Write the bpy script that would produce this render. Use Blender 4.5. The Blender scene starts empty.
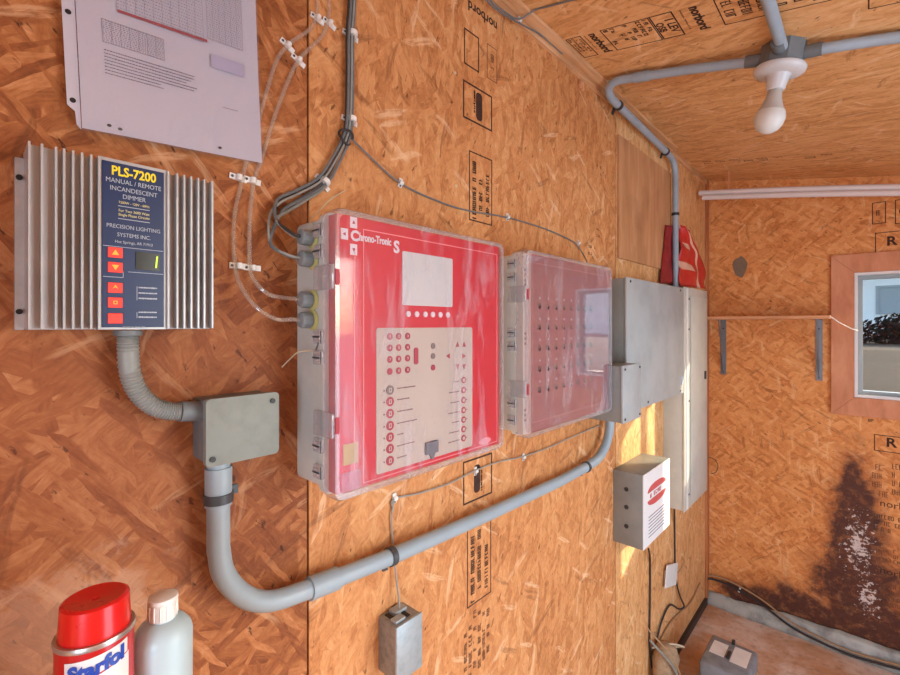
import bpy, bmesh, math, random
from mathutils import Vector, Matrix, noise
R = random.Random(7)
SC = bpy.context.scene
COL = SC.collection
# ------------------------------------------------------------------ camera
F_PX = 455.0; D = 0.70; CZ = 1.62
TH = math.atan2(418, 455)
cam_d = bpy.data.cameras.new('camera'); cam = bpy.data.objects.new('camera', cam_d); COL.objects.link(cam)
cam.location = (D, 0, CZ); cam.rotation_euler = (math.pi/2, 0, TH)
cam_d.sensor_width = 36; cam_d.lens = F_PX*36/900; cam_d.shift_y = -12.5/900; cam_d.clip_start = .01
SC.camera = cam
# ------------------------------------------------------------------ world, sun, daylight, added fill
w = bpy.data.worlds.new('world'); SC.world = w; w.use_nodes = True
nt = w.node_tree; bg = nt.nodes['Background']
sky = nt.nodes.new('ShaderNodeTexSky'); sky.sky_type = 'NISHITA'; sky.sun_disc = False
sky.sun_elevation = math.radians(21.5); sky.sun_rotation = math.radians(39); sky.air_density = 1.0; sky.dust_density = 2.0
nt.links.new(sky.outputs[0], bg.inputs[0]); bg.inputs[1].default_value = 0.55
def light(kind, name, loc, direction, energy, color, **kw):
    l = bpy.data.lights.new(name, kind); o = bpy.data.objects.new(name, l); COL.objects.link(o)
    o.location = loc; o.rotation_euler = Vector(direction).to_track_quat('-Z', 'Y').to_euler()
    l.energy = energy; l.color = color
    for k, v in kw.items(): setattr(l, k, v)
    return o
light('SUN', 'sun', (3, 6, 4), (-1, -1.22, -.62), 7.5, (1, .84, .60), angle=math.radians(.6))
light('AREA', 'doorway_daylight', (1.93, 1.2, 1.08), (-1, 0, 0), 27, (.60, .80, 1), shape='RECTANGLE', size=1.1, size_y=1.9)
light('AREA', 'front_fill_light', (1.38, -1.13, 1.3), (0, 1, 0), 22, (.62, .81, 1), shape='RECTANGLE', size=.74, size_y=.9)  # added fill lamp behind the viewer; no window is known there
vs = SC.view_settings; vs.view_transform = 'Standard'; vs.look = 'None'; vs.gamma = 1; vs.use_curve_mapping = False; vs.exposure = 0.20
# ------------------------------------------------------------------ geometry of the room
C_, S_ = math.cos(TH), math.sin(TH)
L = 3.005; ZC0 = 2.465; KC = .178; XR = 1.9; YF = -1.1
def ray(u, v): return Vector((-S_*F_PX + C_*(u-450), C_*F_PX + S_*(u-450), 325.0-v))
CAM = Vector((D, 0, CZ))
def W(u, v, e=0.0):   # the point at distance e from the left wall
    a = ray(u, v); return CAM + a*((e-D)/a.x)
def E(u, v, o=0.0):   # on the end wall, distance o in front
    a = ray(u, v); return CAM + a*((L-o)/a.y)
def K(u, v, o=0.0):   # on the ceiling, o below
    a = ray(u, v); z0 = ZC0-CZ; return CAM + a*((z0-o-KC*D)/(a.z+KC*a.x))
def F(u, v, h=0.0):
    a = ray(u, v); return CAM + a*((h-CZ)/a.z)
def ceil_z(x): return ZC0 - KC*x
class Fr:
    def __init__(s, o, X, Y):
        s.o = Vector(o); s.X = Vector(X).normalized(); s.Y = Vector(Y).normalized(); s.N = s.X.cross(s.Y).normalized()
    def p(s, a, b, c=0): return s.o + s.X*a + s.Y*b + s.N*c
    def loc(s, P):
        d = P - s.o; return d.dot(s.X), d.dot(s.Y), d.dot(s.N)
    def rot(s, ang):
        c, q = math.cos(ang), math.sin(ang); return Fr(s.o, s.X*c+s.Y*q, s.Y*c-s.X*q)
    def at(s, a, b, c=0): return Fr(s.p(a, b, c), s.X, s.Y)
LW = Fr((0, 0, CZ), (0, 1, 0), (0, 0, 1))
EW = Fr((0, L, CZ), (1, 0, 0), (0, 0, 1))
CE = Fr((0, 0, ZC0), (0, 1, 0), (1, 0, -KC))
WORLD = Fr((0, 0, 0), (1, 0, 0), (0, 1, 0))
# ------------------------------------------------------------------ materials
MATS = {}
class NT:
    def __init__(s, name):
        s.m = bpy.data.materials.new(name); s.m.use_nodes = True; s.t = s.m.node_tree
        s.b = s.t.nodes['Principled BSDF']; s.out = s.t.nodes['Material Output']
    def n(s, kind, **kw):
        x = s.t.nodes.new('ShaderNode'+kind)
        for k, v in kw.items(): setattr(x, k, v)
        return x
    def l(s, a, b): s.t.links.new(a, b)
    def put(s, sock, v):
        if hasattr(v, 'is_output'): s.l(v, sock)
        else: sock.default_value = v
    def math(s, op, a, b=0.0, c=0.0):
        x = s.n('Math', operation=op); s.put(x.inputs[0], a); s.put(x.inputs[1], b); s.put(x.inputs[2], c); return x.outputs[0]
    def mixc(s, f, a, b, blend='MIX'):
        x = s.n('Mix', data_type='RGBA', blend_type=blend); s.put(x.inputs[0], f)
        s.put(x.inputs[6], a if hasattr(a, 'is_output') else tuple(a[:3])+(1,)); s.put(x.inputs[7], b if hasattr(b, 'is_output') else tuple(b[:3])+(1,)); return x.outputs[2]
    def mixf(s, f, a, b):
        x = s.n('Mix', data_type='FLOAT'); s.put(x.inputs[0], f); s.put(x.inputs[2], a); s.put(x.inputs[3], b); return x.outputs[0]
    def ramp(s, f, stops, interp='LINEAR'):
        x = s.n('ValToRGB'); x.color_ramp.interpolation = interp; e = x.color_ramp.elements
        while len(e) > 2: e.remove(e[-1])
        while len(e) < len(stops): e.new(.5)
        for i, (p, c) in enumerate(stops):
            e[i].position = p; e[i].color = (tuple(c)+(1,))[:4] if not isinstance(c, (int, float)) else (c, c, c, 1)
        s.put(x.inputs[0], f); return x.outputs[0]
    def noise(s, vec, scale, detail=3, rough=.55, dist=0):
        x = s.n('TexNoise'); s.put(x.inputs['Vector'], vec); x.inputs['Scale'].default_value = scale
        x.inputs['Detail'].default_value = detail; x.inputs['Roughness'].default_value = rough; x.inputs['Distortion'].default_value = dist
        return x.outputs['Fac']
    def smooth(s, v, lo, hi, a=0.0, b=1.0):
        x = s.n('MapRange', interpolation_type='SMOOTHSTEP'); s.put(x.inputs[0], v)
        for i, q in enumerate((lo, hi, a, b)): x.inputs[i+1].default_value = q
        return x.outputs[0]
    def bump(s, h, strength=.3, dist=.002):
        x = s.n('Bump'); x.inputs['Strength'].default_value = strength; x.inputs['Distance'].default_value = dist
        s.l(h, x.inputs['Height']); s.l(x.outputs[0], s.b.inputs['Normal'])
def srgb(r, g, b):
    f = lambda c: (c/255/12.92) if c/255 <= .04045 else ((c/255+.055)/1.055)**2.4
    return (f(r), f(g), f(b))
def mat(name, rgb, rough=.5, metal=0.0, dirt=.12, scale=25, bump=0.0, alpha=None, trans=0.0, emit=None, spec=None, coat=0.0):
    if name in MATS: return MATS[name]
    s = NT(name); c = srgb(*rgb)
    co = s.n('TexCoord').outputs['Object']
    n = s.noise(co, scale, 5, .62)
    f = s.smooth(n, .38, .72)
    s.l(s.mixc(s.math('MULTIPLY', f, dirt), c, tuple(q*.42 for q in c)), s.b.inputs['Base Color'])
    s.l(s.math('ADD', rough-.06, s.math('MULTIPLY', n, .14)), s.b.inputs['Roughness'])
    s.b.inputs['Metallic'].default_value = metal
    s.b.inputs['Transmission Weight'].default_value = trans
    s.b.inputs['Coat Weight'].default_value = coat
    if spec is not None: s.b.inputs['Specular IOR Level'].default_value = spec
    if bump: s.bump(s.noise(co, scale*9, 3), bump, .001)
    if emit:
        s.b.inputs['Emission Color'].default_value = srgb(*emit[0])+(1,); s.b.inputs['Emission Strength'].default_value = emit[1]
    MATS[name] = s.m; return s.m
def clear_plastic(name, tint, haze, haze_col, rough=.06, gloss=.16, streak=0.0):
    # see-through sheet: tinted transparency, a milky film of dust and a glossy skin
    if name in MATS: return MATS[name]
    s = NT(name); co = s.n('TexCoord').outputs['Object']
    tr = s.n('BsdfTransparent'); tr.inputs[0].default_value = tuple(tint)+(1,)
    df = s.n('BsdfDiffuse'); df.inputs[0].default_value = tuple(haze_col)+(1,)
    gl = s.n('BsdfGlossy'); gl.inputs['Roughness'].default_value = rough
    mp = s.n('Mapping'); mp.inputs['Scale'].default_value = (1, 1.4, .35); s.l(co, mp.inputs[0])
    n = s.noise(mp.outputs[0], 11, 6, .72, .5); n2 = s.noise(co, 90, 4, .75)
    h = s.math('ADD', haze, s.math('MULTIPLY', s.smooth(n, .5, .68), streak))
    h = s.math('ADD', h, s.math('MULTIPLY', s.smooth(n2, .6, .74), streak*.7))
    m1 = s.n('MixShader'); s.put(m1.inputs[0], h); s.l(tr.outputs[0], m1.inputs[1]); s.l(df.outputs[0], m1.inputs[2])
    fr = s.n('LayerWeight'); fr.inputs[0].default_value = .5   # Facing = 1 - |cos|
    g = s.math('MULTIPLY_ADD', s.math('POWER', fr.outputs['Facing'], 4.0), .7, gloss*.2)
    m2 = s.n('MixShader'); s.put(m2.inputs[0], g); s.l(m1.outputs[0], m2.inputs[1]); s.l(gl.outputs[0], m2.inputs[2])
    s.l(m2.outputs[0], s.out.inputs[0]); MATS[name] = s.m; return s.m
def osb(name, axes, cols, big=1.0, sx=9.0, sy=38.0, dirt=0.0, ang0=0.0, spread=1.0, stains=None, cell=.24, fleck=.7):
    s = NT(name); co = s.n('TexCoord').outputs['Object']
    sp = s.n('SeparateXYZ'); s.l(co, sp.inputs[0])
    cb = s.n('CombineXYZ'); s.l(sp.outputs[axes[0]], cb.inputs[0]); s.l(sp.outputs[axes[1]], cb.inputs[1])
    v = cb.outputs[0]
    wn = s.n('TexNoise'); wn.inputs['Scale'].default_value = 9; wn.inputs['Detail'].default_value = 3; wn.inputs['Roughness'].default_value = .5; s.l(v, wn.inputs['Vector'])
    ad = s.n('VectorMath', operation='MULTIPLY_ADD'); s.l(wn.outputs['Color'], ad.inputs[0]); ad.inputs[1].default_value = (.030, .030, 0); s.l(v, ad.inputs[2])
    v2 = ad.outputs[0]
    val = None; edge = None; hgt = None
    for i, a in enumerate((-.1, .75, -.7, 1.45, .3)):
        a = ang0 + a*spread
        mp = s.n('Mapping', vector_type='POINT'); s.l(v2, mp.inputs[0])
        rr = s.n('VectorRotate', rotation_type='Z_AXIS'); s.l(v2, rr.inputs[0]); rr.inputs['Angle'].default_value = a
        mp.inputs['Scale'].default_value = (sx*(1+.25*i)/big, sy*(1+.18*i)/big, 1); mp.inputs['Location'].default_value = (i*7.3, i*3.1, 0)
        s.l(rr.outputs[0], mp.inputs[0])
        vo = s.n('TexVoronoi', voronoi_dimensions='2D', feature='F1'); vo.inputs['Scale'].default_value = 1; s.l(mp.outputs[0], vo.inputs['Vector'])
        sc = s.n('SeparateColor'); s.l(vo.outputs['Color'], sc.inputs[0])
        gr = s.noise(mp.outputs[0], 3.4, 6, .70)   # grain drawn out along the strand
        r = s.math('ADD', s.math('MULTIPLY', sc.outputs[0], cell), s.math('MULTIPLY_ADD', gr, .88-cell, .05))
        ds = vo.outputs['Distance']; sh = s.smooth(ds, .45, .80, 1.0, .0)
        if val is None: val = r; hgt = sc.outputs[1]
        else:
            m = s.math('MULTIPLY', s.math('GREATER_THAN', sc.outputs[1], .56), sh)
            val = s.mixf(m, val, r); hgt = s.mixf(m, hgt, s.math('ADD', sc.outputs[2], .3*i))
    ma = s.noise(v, 2.3, 4, .6); fine = s.noise(v, 60, 3, .7)
    val = s.math('ADD', s.math('MULTIPLY', val, .72), s.math('MULTIPLY', ma, .30))
    val = s.math('ADD', val, s.math('MULTIPLY', s.math('SUBTRACT', fine, .5), .22))
    col = s.ramp(val, [(.22, cols[0]), (.38, cols[1]), (.50, cols[2]), (.62, cols[3]), (.82, cols[4])])
    # sparse pale slivers of wood
    for q, (aa, so) in enumerate(((.35, (7, 52)), (-.9, (9, 60)), (1.3, (8, 50)))):
        rr = s.n('VectorRotate', rotation_type='Z_AXIS'); s.l(v2, rr.inputs[0]); rr.inputs['Angle'].default_value = ang0+aa
        mp = s.n('Mapping'); mp.inputs['Scale'].default_value = (so[0], so[1], 1); mp.inputs['Location'].default_value = (q*5.1, q*2.7, 0); s.l(rr.outputs[0], mp.inputs[0])
        vo = s.n('TexVoronoi', voronoi_dimensions='2D', feature='F1'); vo.inputs['Scale'].default_value = 1; s.l(mp.outputs[0], vo.inputs['Vector'])
        sc = s.n('SeparateColor'); s.l(vo.outputs['Color'], sc.inputs[0])
        mk = s.math('MULTIPLY', s.math('GREATER_THAN', sc.outputs[1], .935), s.smooth(vo.outputs['Distance'], .28, .5, 1, 0))
        mk = s.math('MULTIPLY', mk, s.smooth(s.noise(mp.outputs[0], 3, 4, .6), .35, .6))
        col = s.mixc(s.math('MULTIPLY', mk, .5), col, s.mixc(s.math('GREATER_THAN', sc.outputs[2], .62), cols[4], cols[0]))
    # dark bark flecks
    rr = s.n('VectorRotate', rotation_type='Z_AXIS'); s.l(v2, rr.inputs[0]); rr.inputs['Angle'].default_value = ang0+.5
    mp = s.n('Mapping'); mp.inputs['Scale'].default_value = (22, 55, 1); s.l(rr.outputs[0], mp.inputs[0])
    fl = s.smooth(s.noise(mp.outputs[0], 1.5, 4, .6), .63, .70)
    col = s.mixc(s.math('MULTIPLY', fl, fleck), col, tuple(q*.28 for q in cols[0]))
    if dirt:
        dn = s.smooth(s.noise(v, 3.1, 5, .65, .4), .45, .75)
        col = s.mixc(s.math('MULTIPLY', dn, dirt), col, tuple(q*.55 for q in cols[0]))
    if stains: col = stains(s, sp, v, col)
    s.l(col, s.b.inputs['Base Color']); s.b.inputs['Roughness'].default_value = .62; s.b.inputs['Specular IOR Level'].default_value = .3
    s.bump(s.math('ADD', hgt, s.math('MULTIPLY', fine, .5)), .35, .0022)
    return s.m
def ell(s, sp, ia, ca, ra, ib, cb_, rb):
    a = s.math('DIVIDE', s.math('SUBTRACT', sp.outputs[ia], ca), ra); b = s.math('DIVIDE', s.math('SUBTRACT', sp.outputs[ib], cb_), rb)
    return s.math('SQRT', s.math('ADD', s.math('MULTIPLY', a, a), s.math('MULTIPLY', b, b)))
def end_stains(s, sp, v, col):
    n = s.noise(v, 11, 6, .68, .3); nf = s.noise(v, 45, 5, .7)
    d = ell(s, sp, 0, .655, .10, 2, CZ-1.02, .34)
    for c, rx, z, rz in ((.665, .175, -1.32, .28), (.74, .20, -1.52, .24), (.45, .27, -1.54, .16), (.22, .16, -1.52, .07), (.645, .06, -.80, .14)):
        d = s.math('MINIMUM', d, ell(s, sp, 0, c, rx, 2, CZ+z, rz))
    dd = s.math('ADD', d, s.math('MULTIPLY', s.math('SUBTRACT', n, .5), 1.5))
    m = s.smooth(dd, .66, 1.10, 1, 0)
    halo = s.smooth(dd, .95, 1.5, .45, 0)
    col = s.mixc(halo, col, srgb(140, 66, 34))
    col = s.mixc(s.math('MULTIPLY', m, s.smooth(s.noise(v, 26, 5, .7), .30, .52, .55, .96)), col, s.mixc(nf, srgb(40, 22, 20), srgb(104, 62, 50)))
    d2 = ell(s, sp, 0, .665, .075, 2, CZ-1.08, .19); d2 = s.math('MINIMUM', d2, ell(s, sp, 0, .70, .05, 2, CZ-1.32, .13))
    w1 = s.smooth(s.math('ADD', d2, s.math('MULTIPLY', s.math('SUBTRACT', nf, .5), 5.6)), .05, .45, .9, 0)
    return s.mixc(w1, col, srgb(222, 208, 200))
def left_stains(s, sp, v, col):
    n = s.noise(v, 3.0, 5, .6, .5)
    d = ell(s, sp, 1, .10, .45, 2, CZ-.13, .28)
    m = s.smooth(s.math('ADD', d, s.math('MULTIPLY', n, .9)), .9, 1.7, .4, 0)
    col = s.mixc(m, col, srgb(120, 58, 30))
    d = ell(s, sp, 1, .08, .14, 2, CZ-.36, .10)      # pale splashes behind the cans
    m = s.smooth(s.math('ADD', d, s.math('MULTIPLY', s.noise(v, 30, 5, .7), 2.2)), 1.5, 2.0, .28, 0)
    return s.mixc(m, col, srgb(214, 176, 150))
ORANGE = [srgb(116, 66, 36), srgb(176, 112, 64), srgb(202, 137, 83), srgb(217, 158, 103), srgb(242, 206, 164)]
REDDISH = [srgb(84, 42, 20), srgb(136, 76, 38), srgb(164, 100, 54), srgb(190, 126, 78), srgb(222, 174, 130)]
PALE = [srgb(140, 88, 48), srgb(196, 138, 84), srgb(220, 164, 106), srgb(232, 182, 128), srgb(246, 214, 172)]
ENDC = [srgb(140, 78, 38), srgb(200, 124, 66), srgb(222, 148, 84), srgb(232, 166, 104), srgb(242, 196, 146)]
M_osbA = osb('osb_reddish', (1, 2), REDDISH, ang0=.5, spread=1.3, stains=left_stains, cell=.31, fleck=.85, sx=7, sy=52)
M_osbB = osb('osb_orange', (1, 2), ORANGE, ang0=1.45, spread=.7)
M_osbC = osb('osb_pale', (1, 2), PALE, ang0=1.4, spread=.5)
M_osbE = osb('osb_end', (0, 2), ENDC, ang0=.2, spread=1.5, stains=end_stains, big=.9, cell=.30)
M_osbK = osb('osb_ceiling', (0, 1), PALE, ang0=.1, spread=.35, sx=5, sy=40)
def wood(name, cols, axes=(1, 0, 2), sc=(3, 60, 60), dirt=.2):
    s = NT(name); co = s.n('TexCoord').outputs['Object']
    mp = s.n('Mapping'); mp.inputs['Scale'].default_value = sc; s.l(co, mp.inputs[0])
    n = s.noise(mp.outputs[0], 1.0, 5, .6, .5); n2 = s.noise(co, 5, 4)
    col = s.ramp(n, [(.25, cols[0]), (.5, cols[1]), (.75, cols[2])])
    col = s.mixc(s.math('MULTIPLY', s.smooth(n2, .5, .7), dirt), col, tuple(q*.5 for q in cols[0]))
    s.l(col, s.b.inputs['Base Color']); s.b.inputs['Roughness'].default_value = .6; s.bump(n, .25, .001)
    MATS[name] = s.m; return s.m
M_trimY = wood('trim_wood', [srgb(170, 116, 74), srgb(212, 160, 112), srgb(232, 192, 150)], sc=(60, 3, 60))
M_trimZ = wood('post_wood', [srgb(140, 78, 44), srgb(186, 116, 70), srgb(206, 146, 98)], sc=(60, 60, 3))
M_casing = wood('casing_wood', [srgb(182, 112, 76), srgb(208, 138, 98), srgb(222, 158, 120)], sc=(18, 18, 5), dirt=.05)
M_shelf = wood('shelf_wood', [srgb(176, 110, 66), srgb(212, 150, 104), srgb(232, 182, 140)], sc=(4, 60, 60))
M_pvc = mat('pvc_grey', (156, 170, 180), .42, dirt=.18, scale=14)
M_pvcB = mat('pvc_grey_blue', (156, 172, 180), .38, dirt=.15, scale=14)
M_pvcD = mat('pvc_dark', (112, 118, 120), .5, dirt=.3, scale=30)
M_flex = mat('flex_grey', (142, 146, 142), .5, dirt=.25)
M_jbox = mat('junction_grey', (134, 140, 132), .55, dirt=.2, scale=45, bump=.2)
M_strap = mat('strap_dark', (46, 48, 50), .5, dirt=.3)
M_strapM = mat('strap_grey', (66, 70, 74), .45, dirt=.4)
M_alu = mat('aluminium', (182, 184, 186), .38, metal=.45, dirt=.35, scale=9)
M_aluflat = mat('aluminium_plate', (186, 184, 182), .5, metal=.5, dirt=.5, scale=18)
M_navy = mat('navy_label', (8, 42, 88), .35, dirt=.25, scale=12)
M_whitep2 = mat('cream_strip', (222, 208, 196), .5, dirt=.1)
M_yellow = mat('yellow_print', (240, 220, 40), .5, dirt=0)
M_whitep = mat('white_print', (178, 188, 198), .5, dirt=0)
M_paleyel = mat('pale_yellow_print', (225, 215, 150), .5, dirt=0)
M_redbtn = mat('red_button_lit', (214, 48, 40), .4, dirt=0, emit=((235, 60, 40), .5))
M_orbtn = mat('orange_glyph_lit', (250, 140, 40), .4, dirt=0, emit=((255, 140, 40), .9))
M_black = mat('black', (18, 17, 16), .5, dirt=0)
M_lcd = mat('display_black', (24, 24, 14), .2, dirt=0)
M_lcdg = mat('display_green', (190, 230, 60), .4, dirt=0, emit=((180, 230, 50), 1.2))
M_cab = mat('enclosure_grey', (206, 210, 204), .5, dirt=.18, scale=11, bump=.06)
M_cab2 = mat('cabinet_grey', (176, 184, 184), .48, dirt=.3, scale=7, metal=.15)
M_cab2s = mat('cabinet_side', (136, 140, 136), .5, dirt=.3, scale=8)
M_panelb = mat('breaker_grey', (196, 196, 186), .5, dirt=.2, scale=8)
M_red = mat('red_panel', (206, 12, 34), .42, dirt=.06, scale=6)
M_red2 = mat('faded_red_panel', (170, 52, 74), .5, dirt=.1, scale=6)
M_redline = mat('pale_red_line', (238, 150, 150), .5, dirt=0)
M_keyp = mat('keypad_beige', (196, 190, 170), .5, dirt=.12, scale=9)
M_disp = mat('display_pale', (206, 216, 208), .35, dirt=.12, scale=9)
M_btnr = mat('button_red', (170, 44, 62), .5, dirt=0)
M_btng = mat('button_grey', (120, 112, 104), .5, dirt=0)
M_ink = mat('ink_brown', (112, 84, 78), .6, dirt=0)
M_ink2 = mat('switch_dark', (70, 36, 44), .5, dirt=0)
M_stamp = mat('stamp_ink', (66, 38, 24), .8, dirt=.9, scale=60)
M_stampf = mat('stamp_ink_faint', (112, 66, 40), .8, dirt=.5, scale=60)
M_lid = clear_plastic('clear_lid', (.98, .95, .97), .02, (.78, .72, .80), gloss=.09, streak=.15)
M_lid2 = clear_plastic('clear_lid_dusty', (.97, .93, .95), .11, (.78, .72, .78), rough=.04, gloss=1.0, streak=.24)
M_rim = clear_plastic('clear_rim', (.95, .95, .96), .20, (.80, .80, .84), rough=.12, gloss=.4, streak=.15)
M_tube = clear_plastic('clear_tube', (.93, .90, .86), .13, (.88, .82, .72), rough=.12, gloss=.35)
M_sleeve = clear_plastic('sleeve_film', (.96, .96, .98), .05, (.85, .82, .86), rough=.12, gloss=.2, streak=.06)
M_paper = mat('paper', (190, 184, 192), .7, dirt=.06, scale=4)
M_paperink = mat('paper_ink', (132, 124, 134), .8, dirt=0)
M_paperink2 = mat('paper_ink_dark', (84, 76, 86), .8, dirt=0)
M_lav = mat('paper_lavender', (170, 164, 186), .8, dirt=.1)
M_dred = mat('paper_red', (150, 50, 56), .8, dirt=0)
M_whitepl = mat('white_plastic', (232, 230, 224), .4, dirt=.15)
M_cable = mat('cable_grey', (112, 116, 116), .5, dirt=.3, scale=60)
M_cableL = mat('cable_pale', (152, 152, 144), .5, dirt=.3, scale=60)
M_cableD = mat('cable_dark', (52, 48, 46), .5, dirt=.3, scale=60)
M_cableT = mat('cable_tan', (172, 138, 100), .6, dirt=.3, scale=60)
M_bare = mat('wire_pale', (206, 190, 160), .5, dirt=.1)
M_galv = mat('galvanised', (150, 156, 158), .42, metal=.55, dirt=.55, scale=70)
M_galvP = mat('galvanised_face', (170, 182, 186), .4, metal=.35, dirt=.3, scale=60)
M_capred = mat('cap_red', (214, 24, 24), .28, dirt=.04, coat=.3)
M_canred = mat('can_red', (188, 24, 30), .3, dirt=.08, coat=.3)
M_steel = mat('steel_rim', (190, 188, 184), .3, metal=.8, dirt=.2)
M_blue = mat('blue_print', (26, 70, 170), .4, dirt=0)
M_white = mat('white_paint', (226, 226, 226), .45, dirt=.05)
M_bottle = mat('bottle_translucent', (208, 234, 242), .3, dirt=.02, trans=.3)
M_liquid = mat('bottle_lower', (190, 212, 220), .35, dirt=.04, trans=.35)
M_porc = mat('porcelain', (205, 206, 206), .25, dirt=.12)
M_bulb = mat('bulb_diffuser', (212, 212, 206), .35, dirt=.05)
M_bulbn = mat('bulb_neck', (190, 186, 178), .45, dirt=.1)
M_tubew = mat('white_rail', (226, 214, 210), .4, dirt=.08)
M_brk = mat('bracket_steel', (128, 134, 140), .4, metal=.5, dirt=.2)
M_vinyl = mat('window_vinyl', (230, 230, 230), .4, dirt=.05)
M_vinylg = mat('window_track', (150, 160, 164), .4, dirt=.1)
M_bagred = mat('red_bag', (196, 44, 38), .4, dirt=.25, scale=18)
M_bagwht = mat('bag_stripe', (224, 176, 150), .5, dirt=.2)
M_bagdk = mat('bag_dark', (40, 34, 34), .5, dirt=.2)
M_putty = mat('putty', (132, 112, 92), .8, dirt=.2, scale=40)
M_foil = mat('grey_membrane', (178, 180, 172), .4, metal=.1, dirt=.85, scale=12)
M_xfmr = mat('transformer_grey', (134, 138, 142), .5, dirt=.5, scale=25)
M_xfmrd = mat('transformer_dark', (44, 42, 44), .5, dirt=.3)
M_stickery = mat('yellow_sticker', (188, 160, 84), .6, dirt=.2)
M_glue = mat('yellow_glue', (204, 200, 130), .5, dirt=.1)
M_rubble = mat('burlap', (176, 146, 112), .85, dirt=.6, scale=50, bump=.5)
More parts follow.
